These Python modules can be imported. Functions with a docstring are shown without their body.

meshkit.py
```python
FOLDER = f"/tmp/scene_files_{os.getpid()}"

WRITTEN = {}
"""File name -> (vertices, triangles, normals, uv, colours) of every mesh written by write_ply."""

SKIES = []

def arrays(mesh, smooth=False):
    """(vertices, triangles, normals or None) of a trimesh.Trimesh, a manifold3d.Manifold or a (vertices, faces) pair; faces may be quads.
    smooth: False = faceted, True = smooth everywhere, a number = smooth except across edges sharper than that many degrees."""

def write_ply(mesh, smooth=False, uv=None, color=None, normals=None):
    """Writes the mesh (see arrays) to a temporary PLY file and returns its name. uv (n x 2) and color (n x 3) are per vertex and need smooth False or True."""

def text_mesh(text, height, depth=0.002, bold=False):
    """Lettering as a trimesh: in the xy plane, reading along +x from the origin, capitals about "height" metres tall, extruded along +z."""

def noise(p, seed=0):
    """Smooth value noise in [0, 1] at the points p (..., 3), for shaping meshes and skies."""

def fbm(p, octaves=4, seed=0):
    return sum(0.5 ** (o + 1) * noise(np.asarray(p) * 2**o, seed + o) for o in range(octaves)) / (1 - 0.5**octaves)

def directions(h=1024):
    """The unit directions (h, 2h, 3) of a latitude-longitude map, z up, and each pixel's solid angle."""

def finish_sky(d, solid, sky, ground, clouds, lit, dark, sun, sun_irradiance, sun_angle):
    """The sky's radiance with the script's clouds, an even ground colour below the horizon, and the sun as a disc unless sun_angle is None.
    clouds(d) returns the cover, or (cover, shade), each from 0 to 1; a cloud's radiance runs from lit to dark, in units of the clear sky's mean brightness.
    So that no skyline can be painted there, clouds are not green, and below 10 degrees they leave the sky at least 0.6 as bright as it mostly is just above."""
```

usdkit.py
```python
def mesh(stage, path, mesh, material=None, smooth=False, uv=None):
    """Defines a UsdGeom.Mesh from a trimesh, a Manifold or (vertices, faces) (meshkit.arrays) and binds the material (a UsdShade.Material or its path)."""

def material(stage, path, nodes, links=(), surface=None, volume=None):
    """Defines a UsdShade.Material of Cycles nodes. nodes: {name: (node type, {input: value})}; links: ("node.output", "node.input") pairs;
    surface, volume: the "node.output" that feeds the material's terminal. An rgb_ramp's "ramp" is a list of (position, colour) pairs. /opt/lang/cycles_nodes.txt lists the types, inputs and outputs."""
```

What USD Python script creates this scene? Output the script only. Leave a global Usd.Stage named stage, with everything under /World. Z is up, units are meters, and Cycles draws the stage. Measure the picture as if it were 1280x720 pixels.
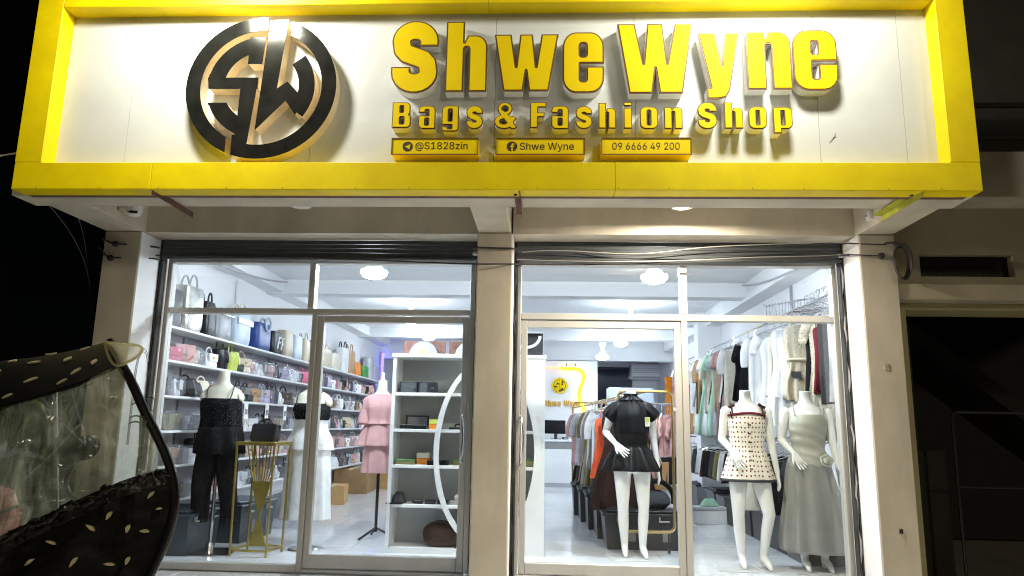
import math, random
import numpy as np, trimesh, manifold3d as m3, usdkit, meshkit
from shapely import affinity
from shapely.geometry import Polygon, LineString, Point, box as sbox
from shapely.ops import unary_union
from pxr import Usd, UsdGeom, UsdLux, UsdShade, Gf, Sdf
random.seed(7); RNG = np.random.default_rng(7)
stage = Usd.Stage.CreateInMemory()
UsdGeom.SetStageUpAxis(stage, 'Z'); UsdGeom.SetStageMetersPerUnit(stage, 1.0)
world = UsdGeom.Xform.Define(stage, '/World'); stage.SetDefaultPrim(world.GetPrim())
UsdGeom.Scope.Define(stage, '/World/Looks')
# ------------------------------------------------------------------ camera, sky, added fill light, exposure
EYE = (0.0, -5.9, 1.15)
PITCH, YAW, ROLL, FPX = 0.186597, 0.0482643, 0.0172912, 908.5
cam = UsdGeom.Camera.Define(stage, '/World/camera')
cp, sp, cy_, sy_, cr, sr = math.cos(PITCH), math.sin(PITCH), math.cos(YAW), math.sin(YAW), math.cos(ROLL), math.sin(ROLL)
fw = np.array([-sy_*cp, cy_*cp, sp]); rt = np.array([cy_, sy_, 0.0]); up = np.cross(rt, fw)
rt, up = rt*cr+up*sr, -rt*sr+up*cr
cam.AddTransformOp().Set(Gf.Matrix4d(*rt, 0, *up, 0, *(-fw), 0, *EYE, 1))
cam.CreateHorizontalApertureAttr(36.0); cam.CreateFocalLengthAttr(36.0*FPX/1280)
cam.CreateClippingRangeAttr(Gf.Vec2f(0.05, 2000.0)); cam.CreateExposureAttr(1.1)
SUN_EL, SUN_ROT = math.radians(12), math.radians(155)
sky = UsdLux.DomeLight.Define(stage, '/World/sky')
skm = usdkit.material(stage, '/World/Looks/night_sky', {
    's': ('sky_texture', {'sky_type': 'single_scattering', 'sun_disc': False, 'sun_elevation': SUN_EL, 'sun_rotation': SUN_ROT}),
    'b': ('background_shader', {'strength': 0.00006})}, [('s.color', 'b.color')], surface='b.background')
UsdShade.MaterialBindingAPI.Apply(sky.GetPrim()).Bind(skm)
sky.GetPrim().SetCustomDataByKey('kind', 'structure')
fill_lamp = UsdLux.DistantLight.Define(stage, '/World/added_fill_light')  # added warm fill standing in for street light, not the moon
fill_lamp.CreateIntensityAttr(0.04); fill_lamp.CreateAngleAttr(4.0); fill_lamp.CreateNormalizeAttr(True); fill_lamp.CreateColorAttr(Gf.Vec3f(1.0, 0.86, 0.62))
sdir = np.array([math.sin(SUN_ROT)*math.cos(SUN_EL), math.cos(SUN_ROT)*math.cos(SUN_EL), math.sin(SUN_EL)])
def aim(x, pos, z):                                   # places X with its local +z along z
    z = np.array(z, float); z /= np.linalg.norm(z)
    a = np.cross([0, 0, 1], z) if abs(z[2]) < .99 else np.array([1.0, 0, 0]); a /= np.linalg.norm(a); b = np.cross(z, a)
    x.AddTransformOp().Set(Gf.Matrix4d(*a, 0, *b, 0, *z, 0, *pos, 1))
aim(fill_lamp, (4, -10, 6), sdir)

# ------------------------------------------------------------------ naming helpers
USED = {}
def numbered(parent, name):
    k = f'{parent}/{name}'; n = USED.get(k, 0); USED[k] = n+1
    return k if n == 0 else f'{k}_{n:03d}'
def tag(p, label=None, cat=None, group=None, kind=None):
    for k, v in (('label', label), ('category', cat), ('group', group), ('kind', kind)):
        if v: p.SetCustomDataByKey(k, v)
    return p
def thing(name, label, cat, loc=(0, 0, 0), rz=0, group=None, kind=None):
    x = UsdGeom.Xform.Define(stage, numbered('/World', name)); x.AddTranslateOp().Set(Gf.Vec3d(*map(float, loc))); x.AddRotateZOp().Set(float(rz))
    return tag(x.GetPrim(), label, cat, group, kind)
def part(parent, name, mesh, mat, label=None, smooth=False, kind=None):
    if isinstance(mesh, (list, tuple)) and len(mesh) and hasattr(mesh[0], 'vertices'): mesh = cat(mesh)
    path = numbered(str(parent.GetPath()) if parent else '/World', name)
    return tag(usdkit.mesh(stage, path, mesh, MAT[mat], smooth).GetPrim(), label, kind=kind)
def copy_of(src, label, loc, rz=0, group=None, cat=None):
    was = src.GetCustomData()
    base = str(src.GetPath()).rsplit('/', 1)[1]
    if base[-4:-3] == '_' and base[-3:].isdigit(): base = base[:-4]
    p = thing(base, label, cat or was['category'], loc, rz, group or was.get('group'))
    p.GetReferences().AddInternalReference(src.GetPath()); p.SetInstanceable(True)
    return p

# ------------------------------------------------------------------ materials
MAT = {}
def mat(name, col, rough=.5, metal=0, var=.12, scale=5, bump=0, bscale=60, stretch=None, **kw):
    c = np.array(col, float); lo, hi = c*(1-var), np.minimum(c*(1+var), .95)
    n = {'t': ('texture_coordinate', {}), 'm': ('mapping', {'scale': stretch or (1, 1, 1)}), 'n': ('noise_texture', {'scale': scale, 'detail': 5.0, 'roughness': .6}),
         'r': ('rgb_ramp', {'ramp': [(.3, tuple(lo)), (.7, tuple(hi))]}), 'p': ('principled_bsdf', {'roughness': rough, 'metallic': float(metal), **kw})}
    l = [('t.object', 'm.vector'), ('m.vector', 'n.vector'), ('n.fac', 'r.fac'), ('r.color', 'p.base_color')]
    if bump:
        n['n2'] = ('noise_texture', {'scale': bscale, 'detail': 4.0}); n['b'] = ('bump', {'strength': bump, 'distance': .01})
        l += [('m.vector', 'n2.vector'), ('n2.fac', 'b.height'), ('b.normal', 'p.normal')]
    MAT[name] = usdkit.material(stage, '/World/Looks/'+name, n, l, surface='p.BSDF'); return name
def emit(name, col, strength):
    MAT[name] = usdkit.material(stage, '/World/Looks/'+name, {'e': ('emission', {'color': col, 'strength': float(strength)})}, [], surface='e.emission'); return name
def glass(name, col, ior=1.45, rough=.0, bump=0, bscale=6, haze=0, hazecol=(.8, .8, .8), refl_streak=False):
    n = {'t': ('transparent_bsdf', {'color': col}), 'g': ('glossy_bsdf', {'color': (1, 1, 1), 'roughness': rough}), 'f': ('layer_weight', {'blend': .5}), 'w': ('math', {'math_type': 'power', 'value2': 5.0}), 'k': ('math', {'math_type': 'multiply_add', 'value2': .6, 'value3': ((ior-1)/(ior+1))**2}), 'm': ('mix_closure', {})}
    l = [('f.facing', 'w.value1'), ('w.value', 'k.value1'), ('k.value', 'm.fac'), ('t.BSDF', 'm.closure1'), ('g.BSDF', 'm.closure2')]; out = 'm.closure'
    if bump:
        n['c'] = ('texture_coordinate', {}); n['n'] = ('noise_texture', {'scale': bscale, 'detail': 3.0, 'distortion': 1.0}); n['b'] = ('bump', {'strength': bump, 'distance': .02})
        l += [('c.object', 'n.vector'), ('n.fac', 'b.height'), ('b.normal', 'g.normal'), ('b.normal', 'f.normal')]
    if haze:
        n['d'] = ('diffuse_bsdf', {'color': hazecol}); n['s'] = ('translucent_bsdf', {'color': hazecol}); n['y'] = ('mix_closure', {'fac': .5}); n['x'] = ('mix_closure', {'fac': haze}); l += [('hr.color', 'd.color'), ('hr.color', 's.color'), ('hm.vector', 'hn.vector'), ('hc.object', 'hm.vector'), ('hn.fac', 'hr.fac')] if refl_streak else []; n.update({'hc': ('texture_coordinate', {}), 'hm': ('mapping', {'rotation': (0, .7, 0), 'scale': (9, 3, 2.2)}), 'hn': ('noise_texture', {'scale': 1.3, 'detail': 6.0, 'roughness': .65, 'distortion': 1.2}), 'hr': ('rgb_ramp', {'ramp': [(.36, (.06, .075, .05)), (.52, (.30, .33, .25)), (.68, (.85, .87, .72))]})} if refl_streak else {}); l += [('d.BSDF', 'y.closure1'), ('s.BSDF', 'y.closure2'), ('m.closure', 'x.closure1'), ('y.closure', 'x.closure2')]; out = 'x.closure'  # streaked haze colour paints reflections into the sheet
    MAT[name] = usdkit.material(stage, '/World/Looks/'+name, n, l, surface=out); return name
mat('street_concrete', (.46, .43, .38), .85, var=.2, scale=2.5, bump=.4)
mat('bounce_pale', (.68, .65, .59), .7, var=.12, scale=2.5, bump=.2)
mat('wall_paint', (.57, .52, .435), .75, var=.16, scale=2.6, stretch=(1, 1, .45), bump=.12, bscale=25)
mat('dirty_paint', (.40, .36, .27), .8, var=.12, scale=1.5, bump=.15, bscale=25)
mat('olive_paint', (.36, .32, .17), .7, var=.08, scale=2, bump=.1)
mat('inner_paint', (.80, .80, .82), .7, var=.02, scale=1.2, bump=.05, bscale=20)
mat('ceiling_paint', (.82, .83, .85), .8, var=.02, scale=1.2)
mat('shelf_back', (.42, .41, .45), .6, var=.08, scale=2)
mat('tile', (.72, .73, .75), .09, var=.05, scale=1.6, specular_ior_level=.5)
mat('ledge_tile', (.60, .60, .58), .2, var=.1, scale=3)
mat('yellow_board', (.92, .68, .001), .5, var=.10, scale=4, bump=.35, bscale=4.5, specular_ior_level=.25)
mat('yellow_letter', (.95, .66, .001), .6, var=.06, scale=5, specular_ior_level=.15)
mat('letter_side', (.82, .81, .76), .5, var=.04)
mat('brown_trim', (.17, .085, .025), .5, var=.1)
mat('sign_panel', (.62, .63, .60), .5, var=.06, scale=2.2, bump=.35, bscale=2.6)
mat('gold_side', (.84, .70, .47), .42, .2, var=.12, scale=9)
mat('black_mirror', (.10, .10, .085), .10, .85, var=.35, scale=7)
mat('brass_letter', (.62, .36, .04), .4)
mat('plaque_ink', (.05, .025, .012), .7)
mat('rust', (.14, .065, .05), .75, var=.4, scale=18, bump=.3)
mat('yellow_green', (.42, .42, .03), .55, var=.25, scale=9)
mat('aluminium', (.60, .59, .57), .42, .45, var=.06, scale=4, stretch=(1, 1, .2))
mat('base_grey', (.50, .50, .50), .35)
mat('steel', (.6, .6, .6), .22, 1)
mat('chrome', (.75, .75, .77), .12, 1)
mat('shutter', (.06, .066, .072), .65, .1, var=.3, scale=6, stretch=(1, 4, 12))
mat('rubber', (.03, .03, .03), .6, var=.5, scale=10, bump=.4, bscale=30)
mat('white_laminate', (.80, .81, .82), .3, var=.02)
mat('grey_laminate', (.42, .42, .41), .5, var=.05)
mat('gold_metal', (.72, .52, .22), .25, 1, var=.1)
mat('brass_paint', (.42, .32, .08), .3, .85, var=.15, scale=8)
mat('mannequin', (.80, .79, .77), .32, var=.02)
mat('cream_cloth', (.74, .71, .60), .8, var=.05, bump=.2, bscale=150)
mat('black', (.012, .012, .014), .6, var=.3)
mat('gloss_black', (.012, .012, .014), .2)
mat('dark_plastic', (.022, .024, .028), .38, var=.15)
mat('blue_plastic', (.035, .055, .075), .35, var=.15)
mat('cardboard', (.50, .30, .12), .8, var=.15, scale=4)
mat('cardboard_dark', (.30, .18, .08), .8, var=.15, scale=4)
mat('screen_black', (.01, .011, .014), .12)
mat('night_pane', (.02, .025, .05), .08)
mat('cable', (.04, .035, .035), .6); mat('cable_pale', (.34, .32, .29), .5)
mat('leaf_green', (.07, .12, .015), .45, var=.35, scale=12); mat('pot_clay', (.3, .28, .24), .8, var=.3, scale=6)
mat('canopy_black', (.006, .006, .005), .5, var=.4, scale=6, bump=.3, bscale=9, specular_ior_level=.2)
mat('leaf_print', (.78, .72, .42), .6, var=.2, scale=20)
mat('red_paint', (.30, .06, .05), .4, var=.25, scale=5)
mat('paper', (.75, .72, .55), .8)
mat('dark_canopy_paint', (.20, .175, .13), .85, var=.3, scale=2)
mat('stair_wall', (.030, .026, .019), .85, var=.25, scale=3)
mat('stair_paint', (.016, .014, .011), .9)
emit('lamp_glow', (.80, .90, 1.0), 178); emit('lamp_glow_far', (.80, .90, 1.0), 74); emit('soffit_glow', (1.0, .9, .72), 26)
emit('neon_yellow', (1.0, .74, .02), 2.6); emit('neon_pink', (1.0, .36, .16), 1.6); emit('neon_blue', (.06, .04, 1.0), 8)
glass('window_glass', (.93, .95, .95)); glass('vinyl', (.80, .83, .76), 1.75, .07, bump=.9, bscale=7, haze=.40, hazecol=(.62, .66, .54), refl_streak=True); glass('peak_plastic', (.85, .85, .75), 1.7, .08, bump=1.0, bscale=30, haze=.55, hazecol=(.85, .80, .55)); mat('wrinkled_black', (.012, .012, .010), .10, var=.3, scale=12, bump=1.0, bscale=34)
glass('clear_plastic', (.92, .92, .94), 1.6, .08, bump=1.0, bscale=30, haze=.10, hazecol=(.85, .86, .9))
mat('satin_black', (.007, .007, .009), .5, var=.2, scale=6, bump=.3, bscale=14, specular_ior_level=.22)
FAB = {'white': (.84, .84, .85), 'ivory': (.74, .68, .55), 'black': (.013, .013, .016), 'charcoal': (.06, .06, .065), 'grey': (.28, .28, .30), 'silver': (.5, .5, .52), 'pink': (.57, .33, .33),
       'rose': (.62, .12, .20), 'mint': (.42, .72, .56), 'tan': (.46, .28, .15), 'brown': (.050, .026, .022), 'maroon': (.15, .025, .035), 'coral': (.85, .14, .06), 'blue': (.30, .42, .68), 'royal blue': (.03, .07, .28),
       'olive': (.20, .18, .08), 'beige': (.60, .50, .37), 'sage': (.39, .385, .325), 'lime': (.55, .62, .12), 'pale blue': (.52, .60, .70), 'lilac': (.50, .45, .62), 'green': (.07, .25, .06), 'orange': (.75, .25, .03), 'navy': (.02, .025, .05), 'stone': (.28, .275, .26)}
for k, c in FAB.items():
    nm = k.replace(' ', '_')
    mat('cloth_'+nm, c, .9, var=.12, scale=7, bump=.35, bscale=45, specular_ior_level=.12)
    mat('satin_'+nm, c, .45, var=.06, scale=5, bump=.2, bscale=12, specular_ior_level=.4) if k in ('sage', 'stone') else None
    mat('leather_'+nm, c, .32, var=.12, scale=8, bump=.2, bscale=90)
def dotted(name, base, dot, scale, size):
    MAT[name] = usdkit.material(stage, '/World/Looks/'+name, {'t': ('texture_coordinate', {}), 'v': ('voronoi_texture', {'scale': scale, 'randomness': .55}), 'l': ('math', {'math_type': 'less_than', 'value2': size}),
        'x': ('mix', {'color1': base, 'color2': dot}), 'p': ('principled_bsdf', {'roughness': .85, 'specular_ior_level': .15})}, [('t.object', 'v.vector'), ('v.distance', 'l.value1'), ('l.value', 'x.fac'), ('x.color', 'p.base_color')], surface='p.BSDF')
MAT['dotted_cloth'] = usdkit.material(stage, '/World/Looks/dotted_cloth', {'t': ('uvmap', {'attribute': 'st'}), 'v': ('voronoi_texture', {'dimensions': '2D', 'scale': 1.0, 'randomness': .25}), 'l': ('math', {'math_type': 'less_than', 'value2': .21}),
    'x': ('mix', {'color1': (.80, .74, .64), 'color2': (.16, .04, .05)}), 'p': ('principled_bsdf', {'roughness': .85, 'specular_ior_level': .15})}, [('t.UV', 'v.vector'), ('v.distance', 'l.value1'), ('l.value', 'x.fac'), ('x.color', 'p.base_color')], surface='p.BSDF')
dotted('speckled_cloth', (.60, .55, .44), (.25, .20, .14), 90, .35); dotted('sequin_black', (.007, .007, .009), (.11, .11, .12), 48, .22)
mat('foil_silver', (.62, .62, .58), .28, .75, var=.35, scale=9, bump=.9, bscale=14); dotted('floral_disc', (.62, .68, .68), (.3, .42, .45), 24, .35)

# ------------------------------------------------------------------ mesh helpers
def cat(ms): return trimesh.util.concatenate([m for m in ms if m is not None])
def bx(x0, x1, y0, y1, z0, z1, c=0):
    if c <= 0:
        m = trimesh.creation.box((abs(x1-x0), abs(y1-y0), abs(z1-z0))); m.apply_translation(((x0+x1)/2, (y0+y1)/2, (z0+z1)/2)); return m
    P = []
    for x, sx in ((x0, 1), (x1, -1)):
        for y, sy in ((y0, 1), (y1, -1)):
            for z, sz in ((z0, 1), (z1, -1)):
                P += [(x, y+sy*c, z+sz*c), (x+sx*c, y, z+sz*c), (x+sx*c, y+sy*c, z)]
    return trimesh.convex.convex_hull(np.array(P))
def spline(P, n=40):
    P = np.array(P, float); d = np.r_[0, np.cumsum(np.linalg.norm(np.diff(P, axis=0), axis=1)**.5)]
    from scipy.interpolate import CubicSpline
    return CubicSpline(d, P)(np.linspace(0, d[-1], n))
def tube(P, r, n=8):
    P = np.array(P, float); R = np.broadcast_to(np.asarray(r, float), len(P))
    t = np.gradient(P, axis=0); t /= np.maximum(np.linalg.norm(t, axis=1, keepdims=True), 1e-9)
    u = np.cross(t[0], [0, 0, 1] if abs(t[0][2]) < .9 else [1, 0, 0]); u /= np.linalg.norm(u)
    rings = []; a = np.arange(n)*2*math.pi/n
    for p, q, s in zip(P, t, R):
        u = u-q*(u@q); u /= np.linalg.norm(u); w = np.cross(q, u)
        rings.append(p+s*(np.cos(a)[:, None]*u+np.sin(a)[:, None]*w))
    return loft(rings)
def loft(rings, caps=True, flip=False):
    n = len(rings[0]); V = np.vstack(rings); F = []
    i = np.arange(n); j = (i+1) % n
    for k in range(len(rings)-1):
        a, b = k*n, (k+1)*n
        F += [np.c_[a+i, a+j, b+j], np.c_[a+i, b+j, b+i]]
    if caps:
        c0, c1 = len(V), len(V)+1; V = np.vstack([V, rings[0].mean(0), rings[-1].mean(0)])
        F += [np.c_[np.full(n, c0), j, i], np.c_[np.full(n, c1), (len(rings)-1)*n+i, (len(rings)-1)*n+j]]
    m = trimesh.Trimesh(V, np.vstack(F), process=False)
    if flip or (caps and m.volume < 0): m.invert()
    return m
def ell(z, rx, ry, cx=0, cy=0, n=32, amp=0, k=8, ph=0, tilt=0):
    a = np.arange(n)*2*math.pi/n; s = 1+amp*np.sin(k*a+ph)+amp*.4*np.sin((k*1.0+3)*a+2*ph+1)
    return np.c_[cx+rx*np.cos(a)*s, cy+ry*np.sin(a)*s, np.full(n, z)+tilt*np.cos(a)]
def smooth_rings(spec, m=24):                       # spec rows (z, rx, ry, cx, cy, amp)
    S = np.array([list(r)+[0]*(6-len(r)) for r in spec], float); t = np.linspace(0, len(S)-1, m)
    from scipy.interpolate import PchipInterpolator
    return PchipInterpolator(np.arange(len(S)), S)(t)
def lathe(prof, n=24, loc=(0, 0, 0)):
    m = trimesh.creation.revolve(np.array(prof, float), sections=n); m.apply_translation(loc); return m
def xz(shape, y0, y1):                               # a shape in the xz plane made solid from y0 (front) to y1
    out = []
    for g in getattr(shape, 'geoms', [shape]):
        if g.area < 1e-7: continue
        e = trimesh.creation.extrude_polygon(g, abs(y1-y0), engine='earcut')
        V = e.vertices.copy(); e.vertices = np.c_[V[:, 0], max(y0, y1)-V[:, 2], V[:, 1]]; 
        if e.volume < 0: e.invert()
        out.append(e)
    return cat(out)
def move(m, loc=(0, 0, 0), rz=0, rx=0, ry=0, s=1):
    m = m.copy(); T = trimesh.transformations
    m.apply_transform(T.translation_matrix(loc) @ T.rotation_matrix(math.radians(rz), [0, 0, 1]) @ T.rotation_matrix(math.radians(ry), [0, 1, 0]) @ T.rotation_matrix(math.radians(rx), [1, 0, 0]) @ np.diag([s, s, s, 1])); return m
def rr(x0, y0, x1, y1, r):
    r = min(r, (x1-x0)/2-1e-4, (y1-y0)/2-1e-4); return sbox(x0+r, y0+r, x1-r, y1-r).buffer(r, 8)
def text_xz(s, x, z, h, y0, depth=.003, width=None):
    m = meshkit.text_mesh(s, h, depth); V = m.vertices; sc = 1 if width is None else width/(V[:, 0].max()-V[:, 0].min())
    m.vertices = np.c_[(V[:, 0]-V[:, 0].min())*sc+x, y0-V[:, 2], V[:, 1]+z]; return m

# ------------------------------------------------------------------ setting: street, ledge, floor
part(None, 'street', bx(-150, 150, -150, -.5, -.50, -.30), 'street_concrete', kind='structure')
ground_m = part(None, 'ground', bx(-150, 150, -.5, 150, -.60, -.34), 'street_concrete', kind='structure')
st = thing('shop_step', None, None, kind='structure')
part(st, 'riser', bx(-3.6, 2.7, -.50, -.47, -.30, -.035), 'dirty_paint')
for i in range(8): part(st, 'ledge_tile', bx(-3.6+i*.7875+.002, -3.6+(i+1)*.7875-.002, -.51, .05, -.06, -.008, .004), 'ledge_tile')
fl = thing('shop_floor', None, None, kind='structure')
part(fl, 'screed', bx(-3.62, 2.75, .05, 11.6, -.2, -.012), 'grey_laminate')
xs, ys = np.arange(-3.6, 2.74, .6), np.arange(.05, 11.6, .6)
for x in xs:
    for y in ys: part(fl, 'floor_tile', bx(x+.001, min(x+.599, 2.74), y+.001, min(y+.599, 11.6), -.02, 0, .0015), 'tile')

part(None, 'added_bounce_slab', bx(-9, 12, -5.2, -.512, -.31, -.296), 'bounce_pale', kind='structure')  # added out-of-view slab, bounces light up onto lintel and soffits
# ------------------------------------------------------------------ shop building
sb = thing('shop_building', 'cream painted shophouse front with deep piers under a concrete canopy', 'building')
for x0, x1 in ((-3.53, -3.235), (-.538, -.269), (2.372, 2.640)):
    part(sb, 'pier', bx(x0, x1, -.42, .16, -.3, 2.622, .006), 'wall_paint')
for x0, x1 in ((-3.2345, -3.231), (-.5415, -.5385), (-.2685, -.2655), (2.3685, 2.3715)): part(sb, 'lit_pier_reveal', bx(x0, x1, -.412, -.0, -.03, 2.62), 'inner_paint')  # whiter facing puts the shop lamps' light into the colour
for x0, x1 in ((-3.235, -.538), (-.269, 2.372)):
    part(sb, 'lintel', bx(x0+.002, x1-.002, -.35, .16, 2.632, 2.95), 'wall_paint')
for x0, x1 in ((-3.53, -3.235), (-.535, -.28), (2.372, 2.63)):
    part(sb, 'canopy_beam', bx(x0, x1, -1.098, .15, 2.625, 2.952, .005), 'wall_paint')
part(sb, 'canopy_edge', bx(-3.62, 2.70, -1.35, -1.1, 2.62, 3.02, .006), 'wall_paint')
part(sb, 'canopy_slab', bx(-3.60, 2.70, -1.34, .16, 2.955, 3.05), 'wall_paint')
part(sb, 'upper_wall', bx(-3.53, 2.64, -.1, .1, 3.055, 6.0), 'wall_paint')
part(sb, 'left_wall', bx(-3.7, -3.5, .162, 11.6, -.2, 3.0), 'inner_paint')
part(sb, 'right_wall', bx(2.64, 2.85, .162, 11.6, -.2, 3.0), 'inner_paint')
part(sb, 'back_wall', bx(-3.7, 2.85, 11.602, 11.8, -.2, 3.0), 'inner_paint')
part(sb, 'ceiling', bx(-3.7, 2.85, .162, 11.8, 2.90, 3.0), 'ceiling_paint')
for y in (2.9, 5.4, 7.4, 9.3): part(sb, 'ceiling_beam', bx(-3.5, 2.64, y, y+.25, 2.72 if y < 9 else 2.50, 2.899), 'ceiling_paint')
part(sb, 'wall_beam', bx(2.42, 2.639, .17, 9.2, 2.68, 2.898), 'ceiling_paint')
part(sb, 'wall_beam', bx(-3.499, -3.28, .17, 9.2, 2.74, 2.898), 'ceiling_paint')
part(sb, 'wall_column', bx(2.30, 2.639, 5.2, 5.5, 0, 2.9), 'inner_paint')
for x, z0, z1 in ((-3.49, 2.2, 2.7),): part(sb, 'cable_duct', bx(x, x+.02, 2.0, 2.03, z0, z1), 'inner_paint')
part(sb, 'cable_duct', bx(2.61, 2.638, 1.9, 1.92, 2.05, 2.68), 'shelf_back')
for x in (-3.26, 2.40): part(sb, 'cable_duct', tube(spline([(x, .2, 2.66), (x, 2, 2.74), (x*.99, 2.86, 2.86)], 8), .012, 6), 'shelf_back')
# neighbour on the right
nb = thing('neighbour_building', 'dim neighbouring shophouse with open dark doorway and ventilation slot', 'building')
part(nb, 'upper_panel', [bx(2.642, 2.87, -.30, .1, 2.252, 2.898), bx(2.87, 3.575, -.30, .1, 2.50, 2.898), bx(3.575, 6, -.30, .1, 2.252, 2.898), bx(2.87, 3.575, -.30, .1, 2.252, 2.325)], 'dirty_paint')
part(nb, 'canopy_edge', bx(2.703, 6.0, -1.345, -1.1, 2.622, 2.93, .006), 'dark_canopy_paint'); part(nb, 'canopy_slab', bx(2.703, 6.0, -1.1, .14, 2.90, 2.93), 'dirty_paint')  # edge paint darker here than over the shop
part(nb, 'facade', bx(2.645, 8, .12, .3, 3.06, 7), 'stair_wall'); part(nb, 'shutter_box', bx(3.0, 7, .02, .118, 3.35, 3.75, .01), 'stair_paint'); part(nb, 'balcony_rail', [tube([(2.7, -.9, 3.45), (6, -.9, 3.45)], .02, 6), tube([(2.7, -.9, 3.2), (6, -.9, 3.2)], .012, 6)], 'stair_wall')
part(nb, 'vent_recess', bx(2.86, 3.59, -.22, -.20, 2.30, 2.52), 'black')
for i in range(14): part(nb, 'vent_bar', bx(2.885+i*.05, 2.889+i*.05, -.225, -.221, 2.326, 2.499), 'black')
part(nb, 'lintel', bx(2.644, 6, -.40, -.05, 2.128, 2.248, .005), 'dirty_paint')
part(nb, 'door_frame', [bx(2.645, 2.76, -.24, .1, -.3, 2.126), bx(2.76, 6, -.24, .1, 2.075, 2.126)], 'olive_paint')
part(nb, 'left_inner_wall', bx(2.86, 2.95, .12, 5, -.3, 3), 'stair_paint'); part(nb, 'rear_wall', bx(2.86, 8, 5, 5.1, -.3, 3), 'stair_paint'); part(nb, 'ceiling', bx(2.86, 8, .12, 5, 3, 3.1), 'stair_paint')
part(nb, 'stair_slab', move(bx(-.5, .5, -2.2, 2.2, -.08, .08), (4.5, 2.4, 1.7), 90, rx=38), 'stair_paint')
part(nb, 'cabinet', bx(3.05, 3.4, .6, 1.1, -.3, 1.0), 'stair_paint')
part(nb, 'gate_frame', [tube([(3.35, .35, -.3), (3.35, .35, 1.25), (3.36, .35, 1.30), (3.40, .35, 1.32), (4.4, .35, 1.32)], .012, 6), tube([(3.35, .35, .72), (4.4, .35, .72)], .01, 6)], 'dark_plastic')
for y0, y1 in ((3.12, 3.42), (3.45, 3.95)): part(nb, 'upper_ledge', bx(2.7, 8, .2, .5, y0, y0+.05), 'stair_paint')
# canopy downlights
def downlight(x, y, glow, label):
    d = thing('downlight', label, 'ceiling light', (x, y, 2.728))
    part(d, 'ring', lathe([(.052, -.002), (.075, -.006), (.078, 0), (.05, .0), (.052, -.002)], 24), 'white_laminate')
    part(d, 'lens', lathe([(0, -.012), (.03, -.011), (.05, -.004), (.05, -.001), (0, -.001)], 20), glow); part(d, 'housing', lathe([(0, .001), (.076, .001), (.076, .25), (0, .25)], 24), 'dirty_paint')
downlight(.98, -.78, 'soffit_glow', 'lit round downlight in the canopy edge above the right shop window')
downlight(-1.83, -.78, 'inner_paint', 'unlit round downlight in the canopy edge above the left shop window')
dl = UsdLux.DiskLight.Define(stage, '/World/downlight_beam'); aim(dl, (.98, -.78, 2.712), (0, 0, 1))
dl.CreateRadiusAttr(.05); dl.CreateIntensityAttr(1700); dl.CreateColorAttr(Gf.Vec3f(1.0, .90, .72))

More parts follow.
